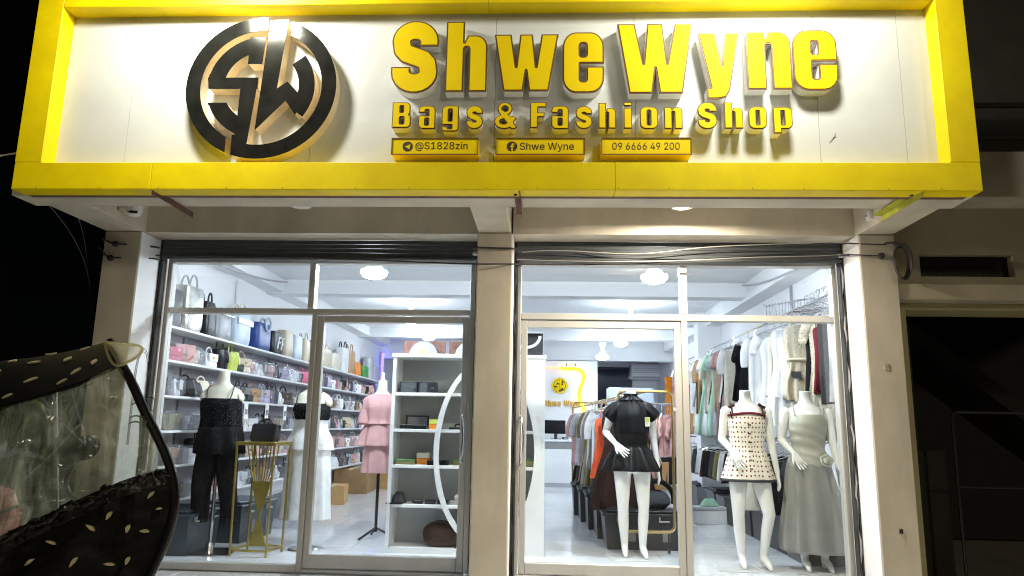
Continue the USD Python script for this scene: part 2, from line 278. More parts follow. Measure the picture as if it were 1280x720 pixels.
# ------------------------------------------------------------------ sign glyphs (cap height 1, origin at left baseline)
def g_S(w=.66, t=.27, H=1.0):
    a, b = t/2, w-t/2; m = (a+b)/2; rx = (b-a)/2; ry = .15*H
    top = [(m+rx*math.cos(q), H-a-ry+ry*math.sin(q)) for q in np.linspace(0, math.pi, 12)]
    bot = [(m-rx*math.cos(q), a+ry-ry*math.sin(q)) for q in np.linspace(0, math.pi, 12)][::-1]
    mid = [(a+.02, H*.60), (a+.08, H*.54), (b-.08, H*.46), (b-.02, H*.40)]
    P = [(b, H*.645)]+top+mid+bot+[(a, H*.36)]
    return LineString(P).buffer(t/2, cap_style='flat', join_style='round').intersection(sbox(0, 0, w, H))
X = .80
def g_h(w=.60, t=.265, H=1.0):
    arch = rr(.05, -.3, w, X, .17).intersection(sbox(t-.02, 0, w, X)); slit = rr(t, -.2, w-t, X-.17, .03)
    notch = Polygon([(t, X), (t, X-.10), (t+.05, X)])
    return unary_union([sbox(0, 0, t, H), arch]).difference(slit).difference(notch if H > .9 else Polygon([(t, X+.1), (t, X-.09), (t+.045, X-.02), (t+.045, X+.1)]))
def g_n(w=.62, t=.27): return g_h(w, t, X)
def g_w(w=.92, H=X, t=.25):
    p = t*.98; return Polygon([(0, H), (p, H), (w*.345, H*.42), (w*.40, H), (w*.60, H), (w*.655, H*.42), (w-p, H), (w, H), (w*.85, 0), (w*.545, 0), (w*.5, H*.36), (w*.455, 0), (w*.15, 0)])
def g_e(w=.60, t=.255):
    o = rr(0, 0, w, X, .2); return o.difference(rr(t, .475, w-t, X-.15, .03)).difference(sbox(t, .345, w+.1, .385)).difference(rr(t, .15, w-t, .385, .03))
def g_y(w=.62):
    H = X; return unary_union([Polygon([(0, H), (.26, H), (.345, H*.42), (.39, H), (w, H), (w*.72, -.02), (.62*w, -.115), (.44*w, -.135), (.17*w, -.135), (.17*w, .02), (.27*w, .02), (.27*w, .02)])])
def g_B(w=.62, t=.26):
    o = unary_union([sbox(0, 0, .3, 1), rr(-.2, 0, w, .54, .16).intersection(sbox(.1, 0, w, 1)), rr(-.2, .46, w*.96, 1, .16).intersection(sbox(.1, 0, w, 1))])
    return o.difference(rr(t, .15, w-t+.03, .42, .03)).difference(rr(t, .60, w-t, .85, .03))
def g_a(w=.60, t=.24):
    o = rr(0, 0, w, X, .17); o = unary_union([o, sbox(w-t, 0, w, .3)])
    return o.difference(sbox(-.1, .47, t-.0, .56)).difference(rr(t, .50, w-t, X-.14, .03)).difference(rr(t, .13, w-t, .36, .03)).difference(sbox(t-.02, .455, w-t, .52))
def g_g(w=.60, t=.24):
    o = unary_union([rr(0, .08, w, X, .17), sbox(w-t, .0, w, X), rr(0, -.16, w, .3, .13).difference(sbox(-.1, .02, w-t, .08))])
    return o.difference(rr(t, .22, w-t, X-.14, .03)).difference(rr(t*.9, -.06, w-t, .07, .02))
def g_s(w=.58, t=.235): return g_S(w, t, X)
def g_F(w=.55): return unary_union([sbox(0, 0, .27, 1), sbox(0, .80, w, 1), sbox(0, .42, w*.9, .60)])
def g_i(): return unary_union([sbox(0, 0, .27, X-.02), sbox(0, X+.05, .27, 1)])
def g_o(w=.60, t=.25): return rr(0, 0, w, X, .2).difference(rr(t, .14, w-t, X-.14, .04))
def g_p(w=.60, t=.25): return unary_union([sbox(0, -.16, t, X), rr(-.0, 0, w, X, .18)]).difference(rr(t, .14, w-t, X-.14, .03))
def g_amp():
    ring = lambda cx, cy, rx, ry, t: affinity.scale(Point(cx, cy).buffer(1, 24), rx, ry).difference(affinity.scale(Point(cx, cy).buffer(1, 24), rx-t, ry-t))
    return unary_union([ring(.36, .76, .25, .25, .15), ring(.34, .28, .34, .28, .19), LineString([(.22, .68), (.70, .0)]).buffer(.10, cap_style='flat'), LineString([(.46, .14), (.70, .46)]).buffer(.085, cap_style='flat')]).intersection(sbox(-.1, 0, .85, 1.02))
GL = {'S': g_S, 'h': g_h, 'w': g_w, 'e': g_e, 'W': lambda: g_w(1.1, 1.0, .265), 'y': g_y, 'n': g_n, 'B': g_B, 'a': g_a, 'g': g_g, 's': g_s, '&': g_amp, 'F': g_F, 'i': g_i, 'o': g_o, 'p': g_p}
def fit(ch, x0, x1, z0, z1):
    g = GL[ch](); a = g.bounds
    return affinity.affine_transform(g, [(x1-x0)/(a[2]-a[0]), 0, 0, (z1-z0)/(a[3]-a[1]), x0-a[0]*(x1-x0)/(a[2]-a[0]), z0-a[1]*(z1-z0)/(a[3]-a[1])])
sg = thing('shop_sign', 'long white fascia sign in a yellow frame with raised yellow shop lettering', 'shop sign')
YP, YF = -1.42, -1.55
px = [-3.32, -2.82, -1.57, -.35, .57, 1.74, 2.28, 2.50]
for a, b in zip(px[:-1], px[1:]): part(sg, 'panel_sheet', bx(a+.0012, b-.0012, YP, YP+.02, 2.74, 3.93), 'sign_panel')
part(sg, 'backing', bx(-3.45, 2.62, -1.395, -1.37, 2.645, 4.05), 'rust')
for x0, x1 in ((-3.468, -2.55), (-2.548, .42), (.422, 2.645)): part(sg, 'frame_board', bx(x0, x1, YF, YP+.002, 2.597, 2.778, .004), 'yellow_board')
for x0, x1 in ((-3.29, -.4), (-.398, 2.468)): part(sg, 'frame_board', bx(x0, x1, YF+.001, YP+.045, 3.886, 4.07, .004), 'yellow_board')
part(sg, 'frame_board', bx(-3.472, -3.291, YF+.002, YP+.045, 2.78, 4.071, .004), 'yellow_board'); part(sg, 'frame_board', bx(2.469, 2.648, YF+.002, YP+.045, 2.78, 4.071, .004), 'yellow_board')
for i in range(15): part(sg, 'screw', bx(-3.3+i*.41+.05*math.sin(i*3), -3.292+i*.41+.05*math.sin(i*3), YF-.003, YF+.002, 2.606, 2.614, .002), 'yellow_green')
part(sg, 'rear_angle', bx(-3.46, 2.63, -1.416, -1.352, 2.604, 2.64), 'rust')
big = [('S', -1.033, -.723, 3.268, 3.781), ('h', -.674, -.4, 3.275, 3.774), ('w', -.355, .066, 3.278, 3.678), ('e', .092, .361, 3.264, 3.69), ('W', .447, .937, 3.258, 3.746), ('y', .969, 1.237, 3.218, 3.679), ('n', 1.273, 1.558, 3.283, 3.683), ('e', 1.568, 1.848, 3.275, 3.692)]
small = [('B', -1.01, -.887, 3.027, 3.204), ('a', -.838, -.727, 3.019, 3.178), ('g', -.686, -.575, 3.002, 3.179), ('s', -.527, -.419, 3.018, 3.179), ('&', -.345, -.197, 3.018, 3.201), ('F', -.115, -.011, 3.025, 3.2), ('a', .022, .134, 3.017, 3.174), ('s', .177, .284, 3.017, 3.173), ('h', .323, .434, 3.02, 3.194),
         ('i', .483, .537, 3.019, 3.198), ('o', .586, .701, 3.016, 3.167), ('n', .739, .856, 3.016, 3.163), ('S', .95, 1.073, 3.015, 3.196), ('h', 1.118, 1.236, 3.018, 3.195), ('o', 1.27, 1.385, 3.015, 3.164), ('p', 1.423, 1.544, 2.985, 3.161)]
for lst, dep, e in ((big, .085, .0105), (small, .075, .0065)):
    for ch, x0, x1, z0, z1 in lst:
        g = fit(ch, x0, x1, z0, z1).buffer(0)
        r = part(sg, 'letter', xz(g.buffer(-.002), -1.51+.006, YP-.001), 'letter_side')
        part(r, 'trim', xz(g, -1.512, -1.505), 'brown_trim'); part(r, 'face', xz(g.buffer(-e), -1.516, -1.5125), 'yellow_letter')
# emblem
def annulus(r0, r1, a0, a1):
    A = np.radians(np.linspace(a0, a1, 40)); return Polygon([(r1*math.cos(a), r1*math.sin(a)) for a in A]+[(r0*math.cos(a), r0*math.sin(a)) for a in A[::-1]])
U = lambda *P: Polygon([((x-385)/337, (362-y)/337) for x, y in P])
half_l = annulus(.81, 1, 83, 246).intersection(sbox(-1.2, -1.2, .03, 1.2)).difference(U((248, 560), (300, 560), (300, 720), (248, 720)))
half_r = annulus(.81, 1, -111, 69).difference(U((200, 500), (276, 500), (276, 720), (200, 720))).difference(U((380, 0), (502, 0), (502, 130), (380, 130)))
s_top = unary_union([annulus(.50, .715, 92, 168), U((318, 122), (393, 122), (393, 252), (318, 252)), U((143, 318), (371, 318), (371, 371), (150, 371)), U((145, 318), (218, 318), (222, 300), (150, 300)), U((295, 318), (371, 318), (342, 640), (275, 668), (290, 560))])
s_bot = unary_union([annulus(.49, .715, 198, 250), U((153, 437), (238, 437), (240, 450), (157, 450))]).intersection(U((100, 437), (300, 437), (292, 620), (100, 620)))
wbar = unary_union([U((405, 38), (487, 38), (457, 372), (503, 338), (551, 388), (600, 430), (546, 494), (500, 428), (374, 566), (388, 330)), annulus(.505, .715, -36, 38)])
emblem = unary_union([half_l, half_r, s_top.difference(wbar.buffer(.03)), s_bot, wbar, U((275, 590), (345, 590), (338, 690), (275, 690)).intersection(Point(0, 0).buffer(1, 64))])
emblem = affinity.affine_transform(emblem.buffer(0), [.503, 0, 0, .499, -1.892, 3.314]).intersection(sbox(-3, 2.79, 0, 3.882))
lg = part(sg, 'emblem', xz(emblem.buffer(-.002), -1.515, YP-.001), 'gold_side', 'round gold sided emblem with black mirror face')
part(lg, 'mirror_face', xz(emblem, -1.521, -1.516), 'black_mirror')
part(sg, 'scuff_mark', [tube([(1.80, YP-.001, 2.96), (1.83, YP-.001, 2.99), (1.84, YP-.001, 3.02)], .0022, 5), tube([(1.82, YP-.001, 2.99), (1.845, YP-.001, 3.0)], .0018, 5)], 'rust')
for i, (x0, x1, txt) in enumerate(((-1.002, -.441, '@S1828zin'), (-.332, .237, 'Shwe Wyne'), (.339, .906, '09 6666 49 200'))):
    pl = part(sg, 'plaque', bx(x0+.002, x1-.002, -1.524, YP-.001, 2.84, 2.950), 'yellow_letter', f'yellow plaque reading {txt}')
    part(pl, 'border', xz(sbox(x0, 2.838, x1, 2.952).difference(sbox(x0+.006, 2.844, x1-.006, 2.946)), -1.529, -1.5245), 'brown_trim')
    tx = x0+(.155 if i < 2 else .07); part(pl, 'lettering', text_xz(txt, tx, 2.873 if i else 2.877, .047, -1.5243, .0012, x1-tx-(.07 if i < 2 else .075)), 'plaque_ink')
    if i < 2:
        c = Point(x0+.105, 2.895).buffer(.033, 16)
        if i == 0: c = c.difference(affinity.translate(Polygon([(-.022, .0), (.02, .02), (.014, -.02), (.0, -.010)]), x0+.104, 2.895))
        else: c = c.difference(affinity.translate(unary_union([sbox(-.004, -.034, .008, .012), sbox(-.012, -.004, .016, .006), Point(.008, .012).buffer(.011, 8).difference(sbox(.008, -.1, .1, .012)), sbox(.006, .012, .018, .022)]), x0+.104, 2.895))
        part(pl, 'icon', xz(c, -1.5256, -1.5243), 'plaque_ink')
# brackets from canopy to sign
for i, (x, m_, lab, x2) in enumerate(((-2.54, 'rust', 'rusty angle bracket under the left end of the shop sign', -2.54), (-.173, 'rust', 'rusty angle bracket under the middle of the shop sign beside the central pier', -.173), (2.293, 'yellow_green', 'yellow green painted bracket under the right end of the shop sign', 2.293))):
    b = thing('sign_bracket', lab, 'bracket', (x, 0, 0)); w = .02 if i < 2 else .03
    part(b, 'angle_web', bx(-.003, .003, -1.53, -.98, 2.565 if i == 2 else 2.575, 2.612), m_); part(b, 'angle_flange', bx(-w*2, 0, -1.53, -.98, 2.606, 2.613), m_)
    part(b, 'bolt', trimesh.creation.cylinder(.012, .02, sections=8, transform=trimesh.transformations.translation_matrix((-.03, -1.46, 2.60))), 'rubber')
# flood lamps above the sign (each burns just above the picture's upper edge)
for i, x in enumerate((-2.15, 1.36)):
    f = thing('sign_flood_lamp', ('sign flood lamp on an arm above the emblem', 'sign flood lamp on an arm above the last letters of the shop name')[i], 'flood lamp', (x, -1.55, 4.07))
    part(f, 'arm', tube([(0, .05, -.02), (0, .05, .24), (0, -.02, .29), (0, -.60, .29), (0, -.72, .24)], .012, 8), 'steel'); part(f, 'housing', move(bx(-.19, .19, -.03, .03, -.14, .14, .01), (0, -.745, .225), rx=-45), 'black')
    L = UsdLux.RectLight.Define(stage, f'/World/flood_beam_{i+1:03d}'); tgt = np.array([x, -1.42, 3.45]); pos = np.array([x, -2.26, 4.25]); aim(L, pos, pos-tgt)
    L.CreateWidthAttr(.34); L.CreateHeightAttr(.24); L.CreateIntensityAttr((116, 102)[i]); L.CreateColorAttr(Gf.Vec3f(1.0, .98, .87))

# ------------------------------------------------------------------ aluminium shopfronts and shutters
def pane(parent, x0, x1, z0, z1, y=0.0, lab=None): part(parent, 'pane', bx(x0, x1, y-.003, y+.003, z0, z1), 'window_glass', lab)
def bar(parent, x0, x1, z0, z1, y0=-.045, y1=.045, name='frame_bar'): part(parent, name, bx(x0, x1, y0, y1, z0, z1, .004), 'aluminium')
def handle(parent, x, z0=.86, z1=1.22):
    part(parent, 'handle', tube(spline([(x, -.035, z0), (x, -.075, z0+.03), (x+.012, -.095, (z0+z1)/2), (x, -.075, z1-.03), (x, -.035, z1)], 20), .012, 8), 'steel')
sf = thing('aluminium_shopfront', 'aluminium framed glass shopfront left of the central pier with sliding door', 'shopfront')
bar(sf, -3.19, -.585, 2.452, 2.49); bar(sf, -3.19, -3.15, .02, 2.45); bar(sf, -.625, -.585, .02, 2.45); bar(sf, -1.975, -1.925, 2.075, 2.45)
bar(sf, -3.149, -.626, 2.025, 2.07); bar(sf, -3.149, -1.93, .0, .055); bar(sf, -1.928, -1.885, .0, 2.02); bar(sf, -1.884, -.626, .0, .025)
pane(sf, -3.15, -1.975, 2.07, 2.45); pane(sf, -1.925, -.625, 2.07, 2.45); pane(sf, -3.15, -1.928, .055, 2.025)
dr = part(sf, 'sliding_door', bx(-1.88, -1.83, -.03, .03, .03, 2.015, .004), 'aluminium')
for a in ((-.68, -.628, .03, 2.015), (-1.829, -.681, 1.96, 2.014), (-1.829, -.681, .031, .135)): part(dr, 'door_rail', bx(a[0], a[1], -.029, .029, a[2], a[3], .004), 'aluminium')
pane(dr, -1.83, -.68, .135, 1.96); handle(dr, -.655)
part(sf, 'kick_sticker', bx(-1.25, -1.245, -.0065, -.0035, .03+.4, .47), 'paper')
sf2 = thing('aluminium_shopfront', 'aluminium framed glass shopfront right of the central pier with sliding door', 'shopfront')
bar(sf2, -.245, 2.335, 2.452, 2.49); bar(sf2, -.245, -.205, .02, 2.45); bar(sf2, 2.292, 2.335, .02, 2.45); bar(sf2, 1.085, 1.14, 2.055, 2.45)
bar(sf2, -.204, 2.291, 2.0, 2.05); bar(sf2, 1.135, 2.291, .0, .05); bar(sf2, 1.085, 1.133, .0, 1.998); bar(sf2, -.204, 1.084, .0, .025)
pane(sf2, -.205, 1.085, 2.05, 2.45); pane(sf2, 1.14, 2.292, 2.05, 2.45); pane(sf2, 1.133, 2.292, .05, 2.0)
dr = part(sf2, 'sliding_door', bx(-.2, -.152, -.03, .03, .03, 1.995, .004), 'aluminium')
for a in ((1.03, 1.082, .03, 1.995), (-.151, 1.029, 1.935, 1.994), (-.151, 1.029, .031, .115)): part(dr, 'door_rail', bx(a[0], a[1], -.029, .029, a[2], a[3], .004), 'aluminium')
pane(dr, -.152, 1.03, .115, 1.935); handle(dr, -.19)
for (x0, x1), lab in (((-3.232, -.541), 'dark grey roller shutter rolled up above the left shop window'), ((-.266, 2.369), 'dark grey roller shutter rolled up above the right shop window')):
    rs = thing('roller_shutter', lab, 'shutter')
    for i in range(4): 
        z = 2.492+i*.035; part(rs, 'slat', cat([bx(x0+.02, x1-.02, -.125, -.110, z, z+.033, .003), tube([(x0+.02, -.117, z+.017), (x1-.02, -.117, z+.017)], .009, 8)]), 'shutter')
    part(rs, 'bottom_bar', bx(x0+.02, x1-.02, -.14, -.10, 2.468, 2.49, .004), 'shutter')
    for s, x in ((0, x0), (1, x1-.036)):
        part(rs, 'guide_rail', [bx(x, x+.012, -.12, -.07, -.03, 2.63), bx(x+.024, x+.036, -.12, -.07, -.03, 2.63), bx(x, x+.036, -.075, -.06, -.03, 2.63)], 'rubber')
        P = np.array([(x+.018+.005*math.sin(k*2.1)*(k % 3), -.11+.01*math.sin(k*1.3), z) for k, z in enumerate(np.linspace(0, 2.45, 30))]); part(rs, 'brush_strip', tube(P, .008, 6), 'shelf_back' if s else 'rubber')
    part(rs, 'guide_block', bx(x1-.06, x1-.02, -.18, -.13, 2.50, 2.53, .004), 'steel')
# ------------------------------------------------------------------ cables and fittings on the front
def wire(name, label, P, r=.006, m='cable', cat_='cable', n=50): return tag(part(None, name, tube(spline(P, n), r, 6), m), label, cat_)
wire('cable', 'thin black cable sagging across the left window top and the central pier', [(-3.22, -.20, 2.475), (-2.4, -.2, 2.47), (-1.6, -.19, 2.455), (-.9, -.2, 2.43), (-.55, -.43, 2.37), (-.28, -.43, 2.372), (.1, -.2, 2.42), (.9, -.18, 2.445), (1.6, -.2, 2.46), (2.36, -.25, 2.50)])
wire('cable', 'short black cable tied across the top of the central pier', [(-.56, -.30, 2.515), (-.538, -.428, 2.502), (-.41, -.432, 2.498), (-.27, -.428, 2.496), (-.25, -.30, 2.51)], .008)
wire('cable', 'pale cable drooping in front of the right roller shutter', [(-.2, -.2, 2.52), (.3, -.2, 2.53), (.75, -.2, 2.515), (1.2, -.22, 2.56), (1.7, -.24, 2.585), (2.2, -.3, 2.59), (2.38, -.43, 2.545)], .004, 'cable_pale')
wire('cable', 'dark cable slanting across the right roller shutter to the coil', [(.3, -.19, 2.55), (.9, -.2, 2.505), (1.5, -.23, 2.545), (2.1, -.3, 2.58), (2.42, -.435, 2.545), (2.56, -.44, 2.54)], .005)
wire('cable', 'pale cable along the bottom of the right roller shutter', [(-.24, -.2, 2.462), (.4, -.2, 2.45), (1.1, -.2, 2.462), (1.6, -.2, 2.49), (2.1, -.22, 2.50), (2.36, -.25, 2.515)], .0035, 'cable_pale')
wire('cable', 'thin black cable strung from the right pier insulator to the shutter', [(2.31, -.2, 2.515), (2.38, -.43, 2.46), (2.45, -.435, 2.455), (2.53, -.44, 2.455)], .005)
wire('cable', 'upper black cable on the left pier running to the shutter', [(-3.53, -.45, 2.55), (-3.44, -.44, 2.515), (-3.38, -.44, 2.51), (-3.25, -.3, 2.53), (-3.2, -.2, 2.54)], .008)
wire('cable', 'lower black cable on the left pier running to the shutter', [(-3.55, -.45, 2.48), (-3.47, -.44, 2.405), (-3.42, -.44, 2.40), (-3.25, -.3, 2.43), (-3.2, -.2, 2.44)], .006)
for (x, z), lab in (((-3.43, 2.515), 'upper dark cable clip on the left pier'), ((-3.455, 2.40), 'lower dark cable clip on the left pier'), ((2.525, 2.455), 'dark cable clip on the right pier below the coil')):
    t = thing('cable_clip', lab, 'clip', (x, -.42, z)); part(t, 'knob', lathe([(0, 0), (.024, 0), (.026, .01), (.014, .02), (.02, .03), (0, .032)], 10).apply_transform(trimesh.transformations.rotation_matrix(math.pi/2, [1, 0, 0])), 'cable'); part(t, 'screw', bx(-.006, .006, -.045, -.03, -.006, .006), 'steel')
cl = thing('cable_coil', 'coil of black cable hanging on the right pier', 'cable coil', (2.66, -.44, 2.40))
for k in range(4):
    a = np.linspace(0, 2*math.pi, 40); part(cl, 'loop', tube(np.c_[(.052+.004*k)*np.cos(a), -.012*k-.01*np.sin(a*2), (.122+.005*k)*np.sin(a)], .0075, 6), 'cable')
part(cl, 'tail', tube(spline([(-.11, 0, .145), (-.06, -.02, .15), (0, -.02, .125)], 12), .009, 6), 'cable')
bc = thing('electric_box', 'small grey junction box on the right end of the canopy beam', 'junction box', (2.36, -.66, 2.70)); part(bc, 'body', bx(-.02, .01, -.03, .03, -.03, .03, .004), 'white_laminate'); part(bc, 'stub', tube([(-.02, 0, 0), (-.035, 0, 0)], .008, 8), 'steel')
cm = thing('security_camera', 'small white dome camera on the left canopy beam', 'camera', (-3.19, -.62, 2.74))
part(cm, 'base', bx(-.045, -.02, -.16, .02, -.05, .07, .006), 'dirty_paint'); part(cm, 'dome', lathe([(0, -.06), (.04, -.05), (.058, -.015), (.06, .02), (.05, .045), (0, .05)], 20), 'white_laminate'); part(cm, 'lens_slot', move(bx(-.032, .032, -.008, .0, -.008, .012, .004), (.02, -.05, -.035), 20), 'black')
for (x, z), lab in (((2.50, 1.62), 'small square cover plate on the right pier at shoulder height'), ((2.515, .46), 'dark wall plug low on the right pier')):
    t = thing('wall_plate', lab, 'plate', (x, -.42, z)); s = .018 if z > 1 else .012; part(t, 'cover', bx(-s, s, -.006, 0, -s*1.3, s*1.3, .002), 'stair_paint' if z < 1 else 'dirty_paint'); part(t, 'screw', bx(-.003, .003, -.008, -.006, -.003, .003), 'steel')
ah = thing('arched_wall_outline', 'thin dark arched outline fixed on the white reveal of the left pier', 'wall ornament', (-3.232, 0, 0))
for r_ in (0, .02): 
    a = np.linspace(math.pi, 0, 14); part(ah, 'strip', tube([(.004, -.30+r_, .95)]+[(.004, -.20-(.10-r_)*math.cos(b-math.pi) if False else -.20+(.10-r_)*math.cos(b), 1.50+(.2-r_)*math.sin(b)) for b in a]+[(.004, -.10-r_, .95)], .003, 5), 'shelf_back')
for i, P in enumerate(([(-6.4, 2.5, 4.5), (-5.2, 1.6, 3.4), (-4.6, 1.0, 2.7)], [(-6.4, 2.6, 3.9), (-5.4, 2, 3.1), (-4.5, 1.0, 2.2)])):
    wire('street_wire', ('upper thin wire hanging in the dark left of the sign', 'lower thin wire hanging in the dark left of the sign')[i], P, .004, 'cable_pale', 'wire', 14)
wire('street_wire', 'pale crooked wire end sticking out behind the lower left corner of the sign', [(-3.85, -1.45, 2.83), (-3.68, -1.44, 2.86), (-3.58, -1.43, 2.885), (-3.45, -1.40, 2.89)], .006, 'paper', 'wire', 14)

# ------------------------------------------------------------------ ceiling lamps
LAMP1 = {}
def ceiling_lamp(x, y, z, label):
    far = y > 2
    if far not in LAMP1:
        t = LAMP1[far] = thing('ceiling_lamp', label, 'ceiling lamp', (x, y, z), 0, None)
        part(t, 'bulb', lathe([(0, -.07), (.05, -.066), (.095, -.05), (.12, -.015), (.118, .005), (.09, .012), (0, .012)], 24), 'lamp_glow_far' if far else 'lamp_glow')
        part(t, 'holder', lathe([(0, .013), (.085, .013), (.07, .05), (.03, .08), (.03, .16), (.06, .20), (.06, .25), (0, .25)], 20), 'white_laminate'); return t
    return copy_of(LAMP1[far], label, (x, y, z))
ceiling_lamp(-1.58, .56, 2.515, 'glowing white ceiling lamp just inside the left shop window')
ceiling_lamp(.985, .68, 2.515, 'glowing white ceiling lamp just inside the right shop window')
ceiling_lamp(-1.95, 4.4, 2.62, 'glowing ceiling lamp behind the left window transom')
ceiling_lamp(1.2, 4.4, 2.62, 'glowing ceiling lamp behind the right window transom')
ceiling_lamp(-2.12, 7.1, 2.70, 'glowing ceiling lamp deep in the shop above the white display cabinet')
ceiling_lamp(1.33, 7.1, 2.63, 'glowing ceiling lamp deep in the shop, the higher of the two above the clothes rack')
ceiling_lamp(1.045, 7.6, 2.43, 'farthest glowing ceiling lamp in front of the dark back window')

# ------------------------------------------------------------------ left wall shelving and handbags
LEV = [1.955, 1.66, 1.355, 1.055, .755, .455]
sh = thing('wall_shelving', 'long white six tier wall shelving for handbags along the left wall', 'shelving')
part(sh, 'back_panel', bx(-3.498, -3.488, .2, 8.9, .42, 1.95), 'shelf_back')
for z in LEV:
    for y0 in (.2, 2.4, 4.6, 6.8): part(sh, 'shelf_board', bx(-3.487, -3.25, y0+.002, y0+2.198, z-.022, z, .003), 'white_laminate')
for y0 in np.arange(.9, 8.9, 1.1): part(sh, 'upright', bx(-3.4875, -3.465, y0, y0+.022, .40, 1.92), 'shelf_back')
def arc(w, h, n=14, z=0): return [(0, -w/2*math.cos(a), z+h*math.sin(a)) for a in np.linspace(0, math.pi, n)]
def body(w, d, h, taper=.8, r=.25, n=28, lump=0, seed=0):
    rings = []; rg = np.random.default_rng(seed)
    for k, t in enumerate(np.linspace(0, 1, 9)):
        a = np.arange(n)*2*math.pi/n; e = .45; s = (1+(taper-1)*t)
        ed = (.86 if k == 0 else .97 if k == 1 else .9 if k == 8 else 1)
        X_ = np.sign(np.cos(a))*np.abs(np.cos(a))**e*d/2*(1-(.55*t if taper < .95 else .12*t))*ed; Y_ = np.sign(np.sin(a))*np.abs(np.sin(a))**e*w/2*s*ed
        if lump: q = 1+lump*rg.normal(size=n)*.5; X_, Y_ = X_*q, Y_*q
        rings.append(np.c_[X_, Y_, np.full(n, t*h)+(lump*h*.5*rg.normal(size=n) if lump and 0 < k else 0)])
    return loft(rings)
def blob(rx, ry, rz, seed=0, lump=.12, f=6, box_=.35):
    m = trimesh.creation.icosphere(3); v = m.vertices; v = np.sign(v)*np.abs(v)**(1-box_); n = meshkit.fbm(v*f/3+seed*7.1, 3, seed)-.5
    m.vertices = v*(1+lump*2*n)[:, None]*[rx, ry, rz]+[0, 0, rz*.92]; m.vertices[:, 2] = np.maximum(m.vertices[:, 2], 0); return m
PROTO = {}
def bag(kind, col, label, loc, rz=0, group=None, s=1.0):
    key = (kind, col)
    if key in PROTO:
        p = copy_of(PROTO[key], label, loc, rz, group)
    else:
        c = 'leather_'+col.replace(' ', '_'); p = PROTO[key] = thing('handbag', label, 'handbag', loc, rz, group)
        if kind == 'top': 
            part(p, 'body', body(.23, .12, .135, .86), c, smooth=40); part(p, 'handle', tube([(0, y, z) for _, y, z in arc(.11, .065, 14, .128)], .007, 7), c); part(p, 'flap', bx(.046, .058, -.085, .085, .06, .132, .004), c); part(p, 'clasp', bx(.06, .066, -.014, .014, .08, .10), 'gold_metal')
        if kind == 'flap':
            part(p, 'body', body(.23, .10, .15, .96), c, smooth=40); part(p, 'flap', bx(.043, .053, -.112, .112, .05, .152, .004), c); part(p, 'clasp', bx(.053, .06, -.018, .018, .055, .075), 'gold_metal'); part(p, 'chain', tube(spline([(0, -.11, .14), (.06, -.07, .05), (.07, .0, .02), (.06, .07, .05), (0, .11, .14)], 20), .004, 5), 'gold_metal')
        if kind == 'tote':
            part(p, 'body', body(.25, .11, .165, 1.06), c, smooth=40)
            for x in (-.03, .03): part(p, 'handle', tube([(x, y, z) for _, y, z in arc(.11, .075, 14, .155)], .007, 6), c)
        if kind == 'bucket':
            part(p, 'body', lathe([(0, 0), (.08, 0), (.085, .02), (.1, .12), (.09, .19), (.075, .2), (0, .2)], 20), c, smooth=40); part(p, 'handle', tube([(0, y, z) for _, y, z in arc(.15, .14, 14, .18)], .008, 6), c); part(p, 'tassel', tube([(.09, 0, .16), (.105, 0, .07)], .012, 6), c)
        if kind == 'slouch':
            part(p, 'body', body(.27, .13, .15, .62, lump=.02, seed=len(PROTO)), c, smooth=60); part(p, 'handle', tube([(0, y, z) for _, y, z in arc(.10, .05, 14, .135)], .008, 6), c); part(p, 'pocket', bx(.05, .066, -.07, .07, .02, .075, .006), c)
        if kind == 'wrapped':
            part(p, 'body', body(.20, .10, .125, .93), c, smooth=40); part(p, 'flap', bx(.05, .058, -.07, .07, .05, .125, .003), c); part(p, 'wrapping', blob(.078, .122, .080, len(PROTO), .15, 9, .6), 'clear_plastic')
    if s != 1: UsdGeom.Xformable(p).AddScaleOp().Set(Gf.Vec3f(s, s, s))
    return p
ORD = ['first', 'second', 'third', 'fourth', 'fifth', 'sixth', 'seventh', 'eighth', 'ninth', 'tenth']+[f'{a}' for a in ('eleventh', 'twelfth', 'thirteenth', 'fourteenth', 'fifteenth', 'sixteenth', 'seventeenth', 'eighteenth', 'nineteenth', 'twentieth')]+['twenty-'+b for b in ('first', 'second', 'third', 'fourth', 'fifth', 'sixth', 'seventh', 'eighth', 'ninth')]+['thirtieth']
for tens in ('thirt', 'fort', 'fift', 'sixt'): ORD += ([] if tens == 'thirt' else [tens+'ieth'])+[tens+'y-'+b for b in ('first', 'second', 'third', 'fourth', 'fifth', 'sixth', 'seventh', 'eighth', 'ninth')]
TIER = ['top', 'second', 'third', 'fourth', 'fifth', 'bottom']
SHAPE = {'top': 'top handle handbag', 'flap': 'flap handbag', 'tote': 'tote bag', 'bucket': 'bucket bag', 'slouch': 'slouchy handbag', 'wrapped': 'plastic wrapped handbag'}
